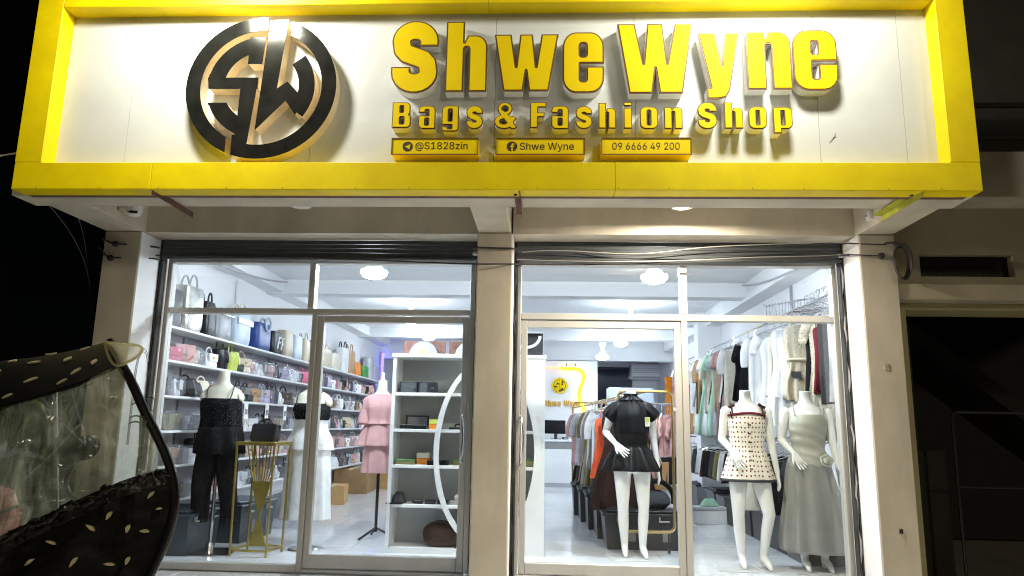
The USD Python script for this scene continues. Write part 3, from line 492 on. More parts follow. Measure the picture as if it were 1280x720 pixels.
rows = {1: [('top', 'tan', .32), ('flap', 'pink', .62), ('wrapped', 'grey', .95), ('top', 'white', 1.18), ('bucket', 'black', 1.42), ('bucket', 'lime', 1.66), ('top', 'beige', 1.95), ('slouch', 'white', 2.35), ('wrapped', 'pink', 2.7), ('slouch', 'charcoal', 3.0), ('slouch', 'white', 3.4), ('top', 'black', 3.85), ('wrapped', 'lilac', 4.25)],
        2: [('wrapped', 'charcoal', .35), ('slouch', 'black', .75), ('slouch', 'ivory', 1.08), ('flap', 'charcoal', 1.5), ('top', 'charcoal', 1.95), ('top', 'tan', 2.3), ('top', 'lilac', 2.6), ('tote', 'navy', 2.95), ('top', 'brown', 3.35), ('top', 'tan', 3.7), ('wrapped', 'white', 4.1)],
        3: [('wrapped', 'olive', .55), ('wrapped', 'black', .98), ('top', 'charcoal', 1.4), ('bucket', 'ivory', 1.8), ('flap', 'white', 2.15), ('slouch', 'black', 2.55), ('wrapped', 'tan', 3.0), ('wrapped', 'black', 3.4), ('wrapped', 'white', 3.75), ('flap', 'pink', 4.15)],
        4: [('wrapped', 'charcoal', .4), ('wrapped', 'silver', .75), ('bucket', 'black', 1.1), ('top', 'grey', 1.45), ('top', 'black', 1.85), ('flap', 'beige', 2.3), ('slouch', 'black', 2.7), ('top', 'pink', 3.1), ('top', 'pink', 3.45), ('wrapped', 'charcoal', 3.85)],
        5: [('wrapped', 'beige', .5), ('wrapped', 'olive', .88), ('wrapped', 'charcoal', 1.2), ('flap', 'white', 1.6), ('tote', 'pale blue', 2.0), ('slouch', 'charcoal', 2.4), ('tote', 'tan', 2.8), ('slouch', 'white', 3.2), ('tote', 'black', 3.6), ('slouch', 'white', 4.05)]}
pal = {1: ['pink', 'white', 'charcoal', 'lilac', 'white', 'rose', 'beige', 'black'], 2: ['white', 'black', 'silver', 'pink', 'white', 'charcoal', 'tan'], 3: ['white', 'black', 'beige', 'silver', 'white', 'charcoal', 'pink'], 4: ['pink', 'white', 'black', 'pink', 'tan', 'white'], 5: ['white', 'charcoal', 'silver', 'black', 'pale blue', 'pink', 'white']}
ks = ['wrapped', 'flap', 'slouch', 'top', 'wrapped', 'top', 'flap', 'tote']
for t in range(1, 6):
    lst = [r for r in rows[t]]; y = lst[-1][2]+.25; k = 0
    for a_, b_ in zip(rows[t][:-1], rows[t][1:]):
        if b_[2]-a_[2] > .27: lst.append(('wrapped' if len(lst) % 3 else 'slouch', pal[t][len(lst) % len(pal[t])], (a_[2]+b_[2])/2))
    lst.sort(key=lambda r: r[2])
    while y < 8.8: lst.append((ks[(k*3+t) % 8], pal[t][k % len(pal[t])], y)); y += .185+.05*random.random(); k += 1
    for i, (kd, c, y) in enumerate(lst):
        bag(kd, c, f'{c} {SHAPE[kd]}, {ORD[i]} from the window on the {TIER[t]} left wall shelf', (-3.365+.02*random.random(), y, LEV[t]), random.uniform(-28, 28), 'handbags on the left wall shelves', random.uniform(.95, 1.22) if kd != 'tote' else 1.0)
# top shelf: larger bags
def big_bag(y, w, h, m, label, extra=None, d=.17, handle=None, hc=None, rz=0, lump=0):
    p = thing('handbag', label, 'handbag', (-3.37, y, LEV[0]), rz, 'large bags on the top shelf'); b_ = part(p, 'body', body(w, d, h, 1.03, lump=lump, seed=int(y*10)), m, smooth=40)
    if handle == 'arc':
        for x in (-.04, .04): part(p, 'handle', tube([(x, yy, z) for _, yy, z in arc(w*.42, h*.30, 14, h-.01)], .009, 6), hc or m)
    if handle == 'ring':
        a = np.linspace(0, 2*math.pi, 24)
        for x in (.02, .09): part(p, 'handle', tube(np.c_[np.full(24, x), .075*np.cos(a)+.03, h*.98+.075*np.sin(a)], .013, 7), hc)
    if extra == 'stripe': part(p, 'trim_band', bx(d/2-.004, d/2+.006, -w*.49, w*.49, h*.62, h*.78), 'leather_white')
    if extra == 'scrawl': part(p, 'painted_mark', [tube([(d/2+.006, y1, z1), (d/2+.006, y2, z2)], .008, 5) for y1, z1, y2, z2 in ((-.09, .07, -.05, .22), (-.06, .20, .02, .21), (-.07, .14, 0, .15), (.03, .06, .06, .21), (.05, .2, .12, .21), (.04, .13, .1, .14))], 'leather_white')
    if extra == 'rim': part(p, 'rim', bx(-d/2, d/2+.004, -w*.51, w*.51, h-.02, h, .004), 'leather_white'); 
    return p
big_bag(.36, .26, .34, 'leather_charcoal', 'charcoal boxy bag at the window end of the top shelf')
big_bag(.70, .36, .42, 'foil_silver', 'large crinkled silver bag near the window on the top shelf', d=.2, lump=.018, handle='arc', hc='foil_silver')
big_bag(1.06, .20, .34, 'leather_black', 'tall black bag beside the crinkled silver bag on the top shelf', handle='arc')
big_bag(1.38, .34, .27, 'leather_grey', 'grey textured bag with white rim on the top shelf', 'rim', handle='arc', hc='leather_white')
big_bag(1.86, .40, .36, 'leather_pale_blue', 'pale blue bag with a white band on the top shelf', 'stripe', handle='arc', hc='leather_ivory')
big_bag(2.46, .42, .32, 'leather_royal_blue', 'royal blue bag with pale ring handles on the top shelf', handle='ring', hc='leather_pale_blue')
big_bag(2.92, .34, .28, 'leather_black', 'black bag with white brush marks on the top shelf', 'scrawl')
big_bag(3.3, .30, .34, 'leather_beige', 'beige upright tote on the top shelf beside the marked black bag')
big_bag(3.66, .32, .32, 'leather_pale_blue', 'pale grey blue tote on the top shelf beside the beige tote')
big_bag(4.02, .24, .32, 'leather_beige', 'slim beige bag on the top shelf just left of the window mullion', handle='arc')
big_bag(4.5, .45, .34, 'leather_charcoal', 'black slouchy bag on the top shelf just right of the window mullion', d=.22)
big_bag(5.0, .40, .28, 'leather_beige', 'beige handbag on the top shelf behind the black slouchy bag', handle='arc')
big_bag(5.45, .42, .26, 'leather_ivory', 'ivory bag on the top shelf right of the beige handbag')
big_bag(6.0, .36, .40, 'leather_white', 'white bag with looped black handle on the top shelf', handle='arc', hc='leather_black')
big_bag(6.4, .40, .40, 'leather_tan', 'brown bag with tall curved handle on the top shelf', handle='arc')
big_bag(6.85, .36, .24, 'leather_orange', 'orange handbag on the top shelf under the brown handle')
big_bag(7.4, .40, .22, 'leather_green', 'green handbag on the top shelf', )
big_bag(7.8, .36, .42, 'leather_silver', 'tall silver grey bag on the top shelf behind the green handbag')
big_bag(8.3, .4, .28, 'leather_lilac', 'lilac wrapped bag at the far end of the top shelf')
for i, y in enumerate((1.95, 2.55, 3.15, 3.7)):
    t = thing('price_tag', f'white price card hanging from the third shelf, {ORD[i]} from the window', 'price tag', (-3.245, y, LEV[2]-.02)); part(t, 'card', bx(0, .003, -.05, .05, -.17, 0), 'letter_side'); part(t, 'print', bx(.003, .0045, -.03, .03, -.12, -.06), 'cloth_stone')
pl = thing('led_strip', 'blue violet led strip glowing in the far left corner', 'light strip', (-3.45, 9.25, 1.2)); part(pl, 'tube', bx(0, .04, 0, .04, 0, 1.4, .01), 'neon_blue'); part(pl, 'channel', bx(-.03, -.001, -.01, .05, -.02, 1.42), 'aluminium')

# ------------------------------------------------------------------ mannequins
def MF(t): return m3.Manifold(m3.Mesh(np.asarray(t.vertices, np.float32), np.asarray(t.faces, np.uint32)))
def bone(a, b, ra, rb, n=16):
    return m3.Manifold.batch_hull([m3.Manifold.sphere(ra, n).translate(tuple(map(float, a))), m3.Manifold.sphere(rb, n).translate(tuple(map(float, b)))])
def hand(wrist, d, nrm, r=.0085):                     # palm along d, palm normal nrm, thumb on the d x nrm side
    d = np.array(d, float); d /= np.linalg.norm(d); nrm = np.array(nrm, float); nrm -= d*(d@nrm); nrm /= np.linalg.norm(nrm); s = np.cross(d, nrm); W = np.array(wrist, float)
    out = [m3.Manifold.batch_hull([m3.Manifold.sphere(rr_, 10).translate(tuple(W+d*a+s*b)) for a, b, rr_ in ((0, .012, .015), (0, -.012, .015), (.075, .030, .011), (.078, -.026, .010))])]
    for k, (off, ln, sp) in enumerate(((.028, .066, .16), (.010, .076, .03), (-.010, .070, -.10), (-.027, .056, -.26))):
        p0 = W+d*.074+s*off; u = d+s*sp; u /= np.linalg.norm(u); p1 = p0+u*ln*.5-nrm*.004; p2 = p1+(u+nrm*.28)*ln*.5
        out += [bone(p0-u*.02, p1, r+.001, r, 8), bone(p1, p2, r, r-.0015, 8)]
    p0 = W+d*.018+s*.020; u = d*.75+s*.75; u /= np.linalg.norm(u); p1 = p0+u*.038; p2 = p1+(d*.9+s*.35)*.030
    return out+[bone(p0, p1, r+.004, r+.001, 8), bone(p1, p2, r+.001, r-.001, 8)]
TORSO = [(.735, .10, .075), (.78, .165, .105), (.84, .172, .112), (.91, .152, .098), (.985, .122, .085), (1.06, .128, .09), (1.14, .148, .105, 0, -.012), (1.20, .150, .108, 0, -.016), (1.26, .150, .092, 0, -.006), (1.315, .150, .072), (1.35, .115, .062), (1.375, .070, .054), (1.40, .052, .050), (1.44, .047, .047), (1.485, .047, .047)]
def mannequin_body(arms, legs, neck_tilt=0):
    parts = [MF(loft([ell(z, a, b, cx, cy, 28) for z, a, b, cx, cy, _ in smooth_rings(TORSO, 30)]))]
    for A in arms:
        sh_, el, wr, dr_, nr = [np.array(q, float) for q in A]
        parts += [bone(sh_, el, .045, .034), bone(el, wr, .034, .021)]+hand(wr, dr_, nr)
    for hip, kn, an, toe in legs:
        hip, kn, an, toe = map(np.array, (hip, kn, an, toe)); m_ = hip*.55+kn*.45; cf = kn*.65+an*.35+np.array([0, .015, 0])
        parts += [bone(hip, m_, .088, .070), bone(m_, kn, .070, .050), bone(kn, cf, .050, .048), bone(cf, an, .048, .030), bone(an, an*.4+toe*.6+[0, 0, .012], .031, .027), bone(an*.4+toe*.6+[0, 0, .012], toe, .028, .018), bone(an, an+[0, .025, -.045], .028, .020)]
    u = m3.Manifold.batch_boolean(parts, m3.OpType.Add).refine_to_length(.014).to_mesh()
    t = trimesh.Trimesh(u.vert_properties[:, :3], u.tri_verts, process=True); trimesh.smoothing.filter_taubin(t, .5, .52, 9); return t
def garment_loft(spec, m=26, k=9, n=64, ph=0.3, cx=0, cy=0, twist=1.5):
    R = []
    for i, (z, a, b, x, y, amp) in enumerate(smooth_rings(spec, m)): R.append(ell(z, a, b, cx+x, cy+y, n, amp, k, ph+twist*z))
    return loft(R)
HANG = lambda s: ((s*.178, 0, 1.30), (s*.205, .0, 1.03), (s*.235, -.03, .79), (s*.06, -.12, -1), (-s, 0, 0))
# black playsuit mannequin
M1 = thing('mannequin', 'headless white mannequin in a black puff sleeved playsuit before the clothes rack', 'mannequin', (.80, 1.05, 0), 0)
part(M1, 'body', mannequin_body([((-.178, 0, 1.30), (-.235, .0, 1.10), (-.16, -.155, 1.00), (.72, -.18, -.66), (.3, -.9, .2)), HANG(1)],
    [((-.085, 0, .79), (-.085, -.02, .43), (-.07, .02, .085), (-.075, -.10, .022)), ((.09, 0, .79), (.10, -.03, .43), (.085, -.04, .085), (.10, -.165, .022))]), 'mannequin', smooth=True)
part(M1, 'playsuit', garment_loft([(1.43, .075, .062, 0, 0, .03), (1.395, .095, .075, 0, 0, .05), (1.34, .165, .09, 0, 0, .02), (1.24, .168, .118, 0, -.008, .02), (1.12, .160, .118, 0, -.012, .025), (1.0, .143, .105, 0, 0, .03), (.97, .150, .110, 0, 0, .04), (.945, .175, .125, 0, 0, .08), (.88, .210, .15, 0, 0, .10), (.80, .245, .175, 0, 0, .12), (.765, .252, .18, 0, 0, .14), (.755, .225, .16, 0, 0, .12), (.765, .19, .13, 0, 0, .05)], 40, 11, 96), 'satin_black', smooth=True)
for s in (-1, 1):
    part(M1, 'puff_sleeve', move(loft([ell(z, a, b, 0, 0, 40, amp, 7, z*20) for z, a, b, _, __, amp in smooth_rings([(-.10, .05, .05, 0, 0, .02), (-.085, .068, .065, 0, 0, .07), (-.03, .072, .072, 0, 0, .10), (.04, .064, .066, 0, 0, .07), (.10, .03, .04, 0, 0, .02)], 14)]), (s*.155, 0, 1.30), ry=s*-42), 'satin_black', smooth=True)
part(M1, 'frill', garment_loft([(1.46, .085, .07, 0, 0, .08), (1.44, .06, .055, 0, 0, .04), (1.40, .11, .085, 0, 0, .12), (1.39, .09, .07, 0, 0, .06)], 10, 12), 'satin_black', smooth=True)
part(M1, 'price_tag', bx(.11, .155, -.142, -.139, 1.16, 1.245, .004), 'leather_ivory'); part(M1, 'tag_print', bx(.115, .15, -.1435, -.1422, 1.20, 1.24), 'leather_lime')
part(M1, 'base_plate', bx(-.22, .22, -.24, .12, 0, .008, .003), 'base_grey')
# dotted dress mannequin
M2 = thing('mannequin', 'headless white mannequin in a short cream dotted dress with dark trim', 'mannequin', (1.745, .62, 0), -4)
part(M2, 'body', mannequin_body([((-.172, 0, 1.30), (-.205, .03, 1.06), (-.14, -.11, .955), (.45, -.3, -.8), (.3, -.8, .1)), HANG(1)],
    [((-.085, 0, .79), (-.095, -.01, .43), (-.075, .03, .085), (-.075, -.09, .022)), ((.09, 0, .79), (.145, -.07, .45), (.10, .02, .085), (.13, -.11, .022))]), 'mannequin', smooth=True)
D2 = (garment_loft([(1.275, .150, .108, 0, -.012, .01), (1.20, .160, .12, 0, -.014, .012), (1.10, .148, .108, 0, -.008, .01), (1.0, .146, .108, 0, 0, .015), (.92, .168, .122, 0, 0, .02), (.82, .195, .14, 0, 0, .03), (.725, .222, .155, 0, 0, .045), (.72, .19, .13, 0, 0, .03)], 30, 8))
v = D2.vertices; uv = np.c_[np.arctan2(v[:, 1], v[:, 0])*.17/.040, v[:, 2]/.040]
tag(usdkit.mesh(stage, numbered(str(M2.GetPath()), 'dress'), D2, MAT['dotted_cloth'], True, uv=uv).GetPrim())
part(M2, 'hem_trim', garment_loft([(.735, .224, .158, 0, 0, .045), (.722, .229, .162, 0, 0, .05), (.712, .226, .160, 0, 0, .05)], 6, 8, cx=0), 'cloth_charcoal', smooth=True)
a = np.linspace(math.pi*1.06, math.pi*1.94, 26); part(M2, 'neck_trim', tube(np.c_[.157*np.cos(a), -.012+.116*np.sin(a), 1.265+.022*np.sin((a-math.pi)*1)**2-.0], .011, 8), 'cloth_maroon')
for s in (-1, 1):
    part(M2, 'strap', tube(spline([(s*.125, -.085, 1.28), (s*.128, -.05, 1.335), (s*.122, .0, 1.37), (s*.11, .06, 1.31)], 12), .008, 6), 'cloth_brown')
    part(M2, 'strap_bow', [move(bx(-.03, .03, -.008, .008, -.012, .012, .005), (s*.128, -.06, 1.345), ry=s*25), move(bx(-.006, .006, -.006, .006, -.06, .0, .003), (s*.145, -.09, 1.30), ry=s*8)], 'cloth_brown')
for i, z in enumerate(np.linspace(1.185, .82, 6)):
    y = -(np.interp(z, [.72, .82, .92, 1.0, 1.1, 1.2], [.155, .142, .124, .11, .118, .136]))-.006
    part(M2, 'bow_button', [move(bx(-.012, .0, -.003, .003, -.006, .006, .002), (-.001, y, z), ry=20), move(bx(0, .012, -.003, .003, -.006, .006, .002), (.001, y, z), ry=-20)], 'cloth_brown')
part(M2, 'base_plate', bx(-.30, .02, -.20, .10, 0, .008, .003), 'base_grey')
# sage dress mannequin
M3 = thing('mannequin', 'headless white mannequin in a sage top and long greyish skirt beside the right pier', 'mannequin', (2.255, .60, 0), -6)
part(M3, 'body', mannequin_body([((-.172, 0, 1.30), (-.21, .03, 1.06), (-.14, -.11, .955), (.45, -.3, -.8), (.3, -.8, .1)), HANG(1)],
    [((-.085, 0, .79), (-.085, -.02, .43), (-.075, .0, .085), (-.07, -.12, .022)), ((.09, 0, .79), (.10, -.03, .43), (.085, 0, .085), (.11, -.12, .022))]), 'mannequin', smooth=True)
T3 = garment_loft([(1.285, .118, .098, 0, -.012, .0), (1.27, .140, .108, 0, -.012, .004), (1.20, .158, .121, 0, -.014, .008), (1.10, .146, .108, 0, -.01, .014), (1.0, .136, .100, 0, 0, .018), (.93, .160, .112, 0, 0, .018), (.86, .180, .124, 0, 0, .014), (.845, .17, .118, 0, 0, .0)], 60, 5, 72)
v = T3.vertices; a = np.arctan2(v[:, 1], v[:, 0]); w_ = .0035*np.sin(v[:, 2]*75+2.2*np.sin(a*1.0)+a*3)*np.clip((1.26-v[:, 2])*8, 0, 1)*np.clip((v[:, 2]-.85)*12, 0, 1); v[:, :2] *= (1+w_/.13)[:, None]; T3.vertices = v
part(M3, 'top', T3, 'satin_sage', smooth=True)
for s in (-1, 1): part(M3, 'strap', tube(spline([(s*.115, -.10, 1.265), (s*.118, -.06, 1.34), (s*.112, .0, 1.37), (s*.10, .06, 1.30)], 12), .006, 6), 'cloth_sage')
part(M3, 'rose', [move(loft([ell(z, a_, a_, 0, 0, 18, .1, 5, z*60) for z, a_ in ((0, .05), (.012, .055), (.02, .045), (.014, .03), (.028, .028), (.034, .012))]), (.115, -.118, .90), rx=80)], 'satin_sage', smooth=50)
part(M3, 'skirt', garment_loft([(.875, .178, .122, 0, 0, .012), (.80, .19, .135, 0, 0, .03), (.6, .225, .165, .015, 0, .05), (.4, .262, .19, .02, 0, .06), (.25, .29, .205, .03, 0, .065), (.18, .287, .20, .03, 0, .07), (.15, .25, .17, .03, 0, .06), (.16, .2, .14, .03, 0, .02)], 40, 11, 90, twist=.5), 'satin_stone', smooth=True)
part(M3, 'base_plate', bx(-.2, .26, -.2, .12, 0, .008, .003), 'base_grey')
# ------------------------------------------------------------------ dress forms in the left window
BUST = [(.86, .16, .11), (.93, .145, .098), (1.0, .125, .088), (1.08, .132, .095), (1.16, .155, .115, 0, -.012), (1.24, .165, .115, 0, -.014), (1.31, .175, .095), (1.355, .165, .078), (1.385, .12, .066), (1.41, .075, .058), (1.44, .055, .053), (1.51, .050, .050), (1.535, .052, .052), (1.54, .046, .046)]
def form(t, base=True, pole='steel', z0=.0):
    part(t, 'bust', loft([ell(z, a_, b_, cx, cy, 36) for z, a_, b_, cx, cy, _ in smooth_rings(BUST, 34)]), 'cream_cloth', smooth=True)
    for s in (-1, 1): part(t, 'arm_cap', move(loft([ell(z, q, q*1.15, 0, 0, 18) for z, q in ((-.02, .05), (.0, .052), (.02, .035), (.028, .01))]), (s*.165, 0, 1.30), ry=s*80), 'cream_cloth', smooth=True)
    part(t, 'pole', tube([(0, .02, .01), (0, .02, .9)], .016, 10), pole)
B1 = thing('dress_form', 'cream dress form in a black camisole and black trousers in the left window', 'dress form', (-2.965, .72, .06), 10); form(B1)
part(B1, 'camisole', garment_loft([(1.285, .172, .118, 0, -.006, .01), (1.22, .182, .132, 0, -.01, .02), (1.1, .178, .13, .01, 0, .035), (.98, .195, .14, .015, 0, .05), (.86, .215, .15, .015, 0, .06), (.80, .218, .15, .02, 0, .07), (.79, .17, .12, .01, 0, .02)], 30, 7), 'sequin_black', smooth=True)
for s in (-1, 1): part(B1, 'strap', tube(spline([(s*.10, -.125, 1.275), (s*.11, -.06, 1.385), (s*.10, .0, 1.395), (s*.09, .07, 1.33)], 14), .005, 6), 'black')
for s in (-1, 1): part(B1, 'trouser_leg', garment_loft([(.88, .10, .12, s*.07, 0, .01), (.7, .098, .11, s*.088, 0, .02), (.5, .082, .095, s*.112, 0, .03), (.28, .074, .085, s*.128+.02, -.005*s, .035), (.20, .074, .082, s*.132+.02, 0, .03), (.198, .05, .05, s*.132+.02, 0, 0)], 24, 6, 40, ph=s), 'sequin_black', smooth=True)
part(B1, 'base_plate', bx(-.16, .22, -.16, .2, -.058, -.050, .003), 'gloss_black'); part(B1, 'socket', lathe([(0, -.05), (.03, -.05), (.03, .02), (0, .02)], 12, (0, .02, 0)), 'steel')
B2 = thing('dress_form', 'cream dress form in a long white dress with black lace top', 'dress form', (-2.21, 1.0, .035), -8); form(B2)
part(B2, 'dress', garment_loft([(1.27, .165, .112, 0, -.008, .01), (1.20, .175, .128, 0, -.01, .015), (1.08, .16, .12, 0, 0, .03), (.95, .215, .15, 0, 0, .05), (.86, .235, .165, 0, 0, .06), (.855, .205, .145, 0, 0, .04), (.7, .215, .16, 0, 0, .05), (.4, .225, .165, 0, 0, .065), (.24, .235, .17, 0, 0, .07), (.235, .17, .13, 0, 0, .03)], 46, 10, 72), 'cloth_white', smooth=True)
part(B2, 'lace_panel', garment_loft([(1.285, .168, .116, .004, -.010, .01), (1.22, .181, .135, .004, -.012, .015), (1.16, .177, .133, .004, -.01, .03), (1.13, .16, .12, .004, -.004, .03)], 12, 9, 60), 'sequin_black', smooth=True)
for s in (-1, 1): part(B2, 'strap', tube(spline([(s*.10, -.12, 1.27), (s*.11, -.06, 1.385), (s*.10, .0, 1.395), (s*.09, .07, 1.33)], 14), .006, 6), 'black')
part(B2, 'base_plate', lathe([(0, -.035), (.14, -.035), (.13, -.02), (0, -.018)], 24), 'steel')
B3 = thing('dress_form', 'dress form in a tiered pink dress on a black tripod stand by the white cabinet', 'dress form', (-1.715, 1.75, .05), 14); form(B3, pole='black')
part(B3, 'dress', garment_loft([(1.40, .08, .07, 0, 0, .02), (1.375, .15, .095, 0, 0, .04), (1.33, .19, .118, 0, -.01, .03), (1.26, .192, .145, 0, -.012, .05), (1.14, .18, .14, 0, 0, .09), (1.09, .20, .15, 0, 0, .12), (1.085, .16, .13, 0, 0, .05), (.98, .195, .15, 0, 0, .09), (.87, .225, .17, 0, 0, .13), (.865, .16, .13, 0, 0, .05), (.70, .17, .14, 0, 0, .06), (.60, .175, .145, 0, 0, .08), (.595, .13, .10, 0, 0, .03)], 50, 9, 72), 'cloth_pink', smooth=True)
for s in (-1, 1): part(B3, 'sleeve', tube(spline([(s*.13, 0, 1.34), (s*.165, -.02, 1.22), (s*.18, -.03, 1.08)], 12), np.linspace(.04, .065, 12), 14), 'cloth_pink', smooth=True)
for q in (100, 220, 340): part(B3, 'foot', tube([(0, .02, .05), (.22*math.cos(math.radians(q)), .02+.22*math.sin(math.radians(q)), -.045)], .012, 6), 'black')
part(B3, 'finial', lathe([(0, 1.535), (.03, 1.54), (.016, 1.57), (.018, 1.62), (0, 1.63)], 14), 'white_laminate')
# ------------------------------------------------------------------ gold pedestal with handbag, storage bins, boxes
gp = thing('pedestal_stand', 'tall gold painted metal pedestal with twisted bars in the left window', 'pedestal', (-2.53, .70, 0), -6)
for sx in (-1, 1):
    for sy in (-1, 1): part(gp, 'leg', tube([(sx*.165, sy*.15, 0), (sx*.175, sy*.16, .94)], .010, 8), 'brass_paint')
for z, w in ((.05, .166), (.945, .176)):
    part(gp, 'ring_frame', [bx(-w, w, s*w*.9-.009, s*w*.9+.009, z-.009, z+.009, .002) for s in (-1, 1)]+[bx(s*w-.009, s*w+.009, -w*.9, w*.9, z-.009, z+.009, .002) for s in (-1, 1)], 'brass_paint')
part(gp, 'top_plate', bx(-.19, .19, -.175, .175, .955, .967, .003), 'brass_paint')
for k in range(9):
    u_ = k/8-.5; part(gp, 'fan_bar', tube(spline([(u_*.30, -.02, .94), (u_*.20, .0, .70), (u_*.13, .0, .60)], 10), .0055, 6), 'brass_paint')
part(gp, 'twist_panel', [loft([np.array([[-a_, -.006, z], [a_, -.006, z], [a_, .006, z], [-a_, .006, z]]) for z, a_ in ((.62, .085), (.55, .075), (.33, .012), (.31, .01), (.08, .075))])], 'brass_paint')
hb = thing('handbag', 'black handbag standing on the gold pedestal', 'handbag', (-2.53, .70, .967), 82); part(hb, 'body', body(.27, .13, .16, .92), 'leather_black', smooth=40); part(hb, 'flap', bx(.045, .055, -.12, .12, .05, .15, .004), 'leather_black'); part(hb, 'handle', tube([(0, y, z) for _, y, z in arc(.14, .05, 12, .15)], .008, 6), 'leather_black')
def bin_(loc, l, w, h, m, label, rz=0, plates=True, lid=True, cat_='storage bin'):
    t = thing('storage_bin', label, cat_, loc, rz)
    part(t, 'tub', loft([np.array([[-l/2*s, -w/2*s, z], [l/2*s, -w/2*s, z], [l/2*s, w/2*s, z], [-l/2*s, w/2*s, z]]) for z, s in ((0, .92), (.02, .93), (h*.86, 1))]), m)
    if lid: part(t, 'lid', [bx(-l/2-.02, l/2+.02, -w/2-.02, w/2+.02, h*.86, h*.93, .006), bx(-l/2+.03, l/2-.03, -w/2+.03, w/2-.03, h*.93, h, .006)], m)
    for s in (-1, 1): part(t, 'latch', [bx(s*l*.27-.05, s*l*.27+.05, -w/2-.028, -w/2-.004, h*.72, h*.76, .003), bx(s*l*.27-.05, s*l*.27-.04, -w/2-.026, -w/2-.004, h*.72, h*.86)], 'grey_laminate')
    for s in (-1, 1):
        if plates: part(t, 'label_card', move(bx(s*l*.22-.04+.06, s*l*.22+.03+.06, -w/2*.965-.008, -w/2*.965-.004, h*.22, h*.52), rx=0), 'cloth_stone')
    return t
bin_((-3.26, .80, 0), .62, .40, .37, 'blue_plastic', 'dark blue storage bin in the left window corner', 90, False)
bin_((-3.06, 1.55, 0), .70, .42, .38, 'blue_plastic', 'dark blue storage bin behind the black trousers dress form', 84, True)
sk = thing('plastic_sack', 'white plastic sack on the floor behind the gold pedestal', 'sack', (-2.95, 2.3, 0)); part(sk, 'body', blob(.25, .22, .2, 9, .2, 5, .2), 'clear_plastic', smooth=True); part(sk, 'knot', body(.1, .1, .1, 1.4, lump=.1, seed=2), 'clear_plastic')
mb = thing('bundle', 'dark bundle of bags on the floor under the bottom shelf', 'bundle', (-3.1, 3.1, 0)); part(mb, 'body', blob(.26, .2, .16, 19, .2, 6, .2), 'cloth_charcoal', smooth=True); part(mb, 'strap', tube(spline([(.1, -.2, .3), (.22, 0, .25), (.15, .2, .1)], 12), .012, 6), 'cloth_white')
def carton(loc, w, d, h, label, rz=0, open_=False, m='cardboard'):
    t = thing('cardboard_box', label, 'cardboard box', loc, rz); part(t, 'carton', bx(-w/2, w/2, -d/2, d/2, 0, h, .004), m); part(t, 'tape', bx(-.03, .03, -d/2-.001, d/2+.001, h-.02, h+.0015), 'cloth_beige'); part(t, 'flap', move(bx(-w/2, w/2, 0, .12, -.002, .002), (0, d/2, h), rx=-40), m)
carton((-3.05, 4.85, 0), .36, .44, .26, 'small cardboard box on the floor behind the white dress', 8)
carton((-3.22, 6.7, 0), .55, .85, .40, 'large cardboard box on the floor under the shelf end', 4, m='cardboard_dark'); carton((-2.93, 7.5, 0), .34, .5, .42, 'tan cardboard box right of the large cardboard box', -3)
cb = thing('turquoise_screen', 'turquoise panel standing behind the pink dress form', 'screen', (-2.55, 7.9, 0)); part(cb, 'board', bx(-.35, .35, 0, .04, 0, .55, .004), 'cloth_mint'); part(cb, 'foot', bx(-.3, .3, -.06, .1, 0, .02), 'cloth_mint')
# ------------------------------------------------------------------ white display cabinet with oval arch
dc = thing('display_cabinet', 'white display cabinet with grey back, open shelves and an oval arch', 'cabinet', (0, .92, 0))
x0, x1, H_ = -1.44, -.005, 1.765
part(dc, 'back_panel', bx(x0+.02, x1-.02, .33, .35, .05, H_), 'grey_laminate'); part(dc, 'top_board', bx(x0-.01, x1+.01, -.01, .36, H_, H_+.035, .003), 'white_laminate'); part(dc, 'plinth', bx(x0, x1, .0, .35, 0, .05), 'white_laminate')
part(dc, 'side_panel', bx(x0, x0+.03, 0, .35, .051, H_, .002), 'white_laminate'); part(dc, 'side_panel', bx(x1-.03, x1, 0.02, .35, .051, H_, .002), 'white_laminate')
CZ = [1.435, 1.10, .775, .425]
for z in CZ: part(dc, 'shelf_board', bx(x0+.031, x1-.031, .005, .329, z-.028, z, .002), 'white_laminate')
ov = lambda a, b: affinity.translate(affinity.scale(Point(0, 0).buffer(1, 64), a, b), -.54, .905)
part(dc, 'arch_ring', xz(ov(.485, .84).difference(ov(.44, .795)).intersection(sbox(-3, .05, 3, H_)), -.012, .03), 'white_laminate')
part(dc, 'arch_panel', xz(sbox(-.54, .051, x1, H_).difference(ov(.475, .83)), -.004, .016), 'white_laminate')
def cab(name, label, c, loc, parts_, rz=0):
    t = thing(name, label, c, loc, rz)
    for n_, m_, mt in parts_: part(t, n_, m_, mt)
def cab_item(x, z, d): return (x, .92+d, z)
for i, x in enumerate((-1.30, -1.12)):
    cab('speaker', ('left square black box on the top shelf of the white cabinet', 'right square black box on the top shelf of the white cabinet')[i], 'box', cab_item(x, CZ[0], .14), [('body', bx(-.082, .082, -.07, .07, 0, .105, .004), 'dark_plastic'), ('front', bx(-.07, .0 if i else .07, -.073, -.0705, .01, .095), 'shutter'), ('knob', lathe([(0, 0), (.012, 0), (.012, .01), (0, .01)], 10).apply_transform(trimesh.transformations.translation_matrix((.05, -.08, .04))), 'steel')])
cab('photo_frame', 'grey photo frame leaning on the second shelf of the white cabinet', 'photo frame', cab_item(-1.23, CZ[1], .22), [('frame', move(xz(sbox(-.11, 0, .11, .13).difference(sbox(-.095, .012, .095, .118)), 0, .012), rx=-12), 'black'), ('picture', move(bx(-.095, .095, .004, .008, .012, .118), rx=-12), 'cloth_grey')])
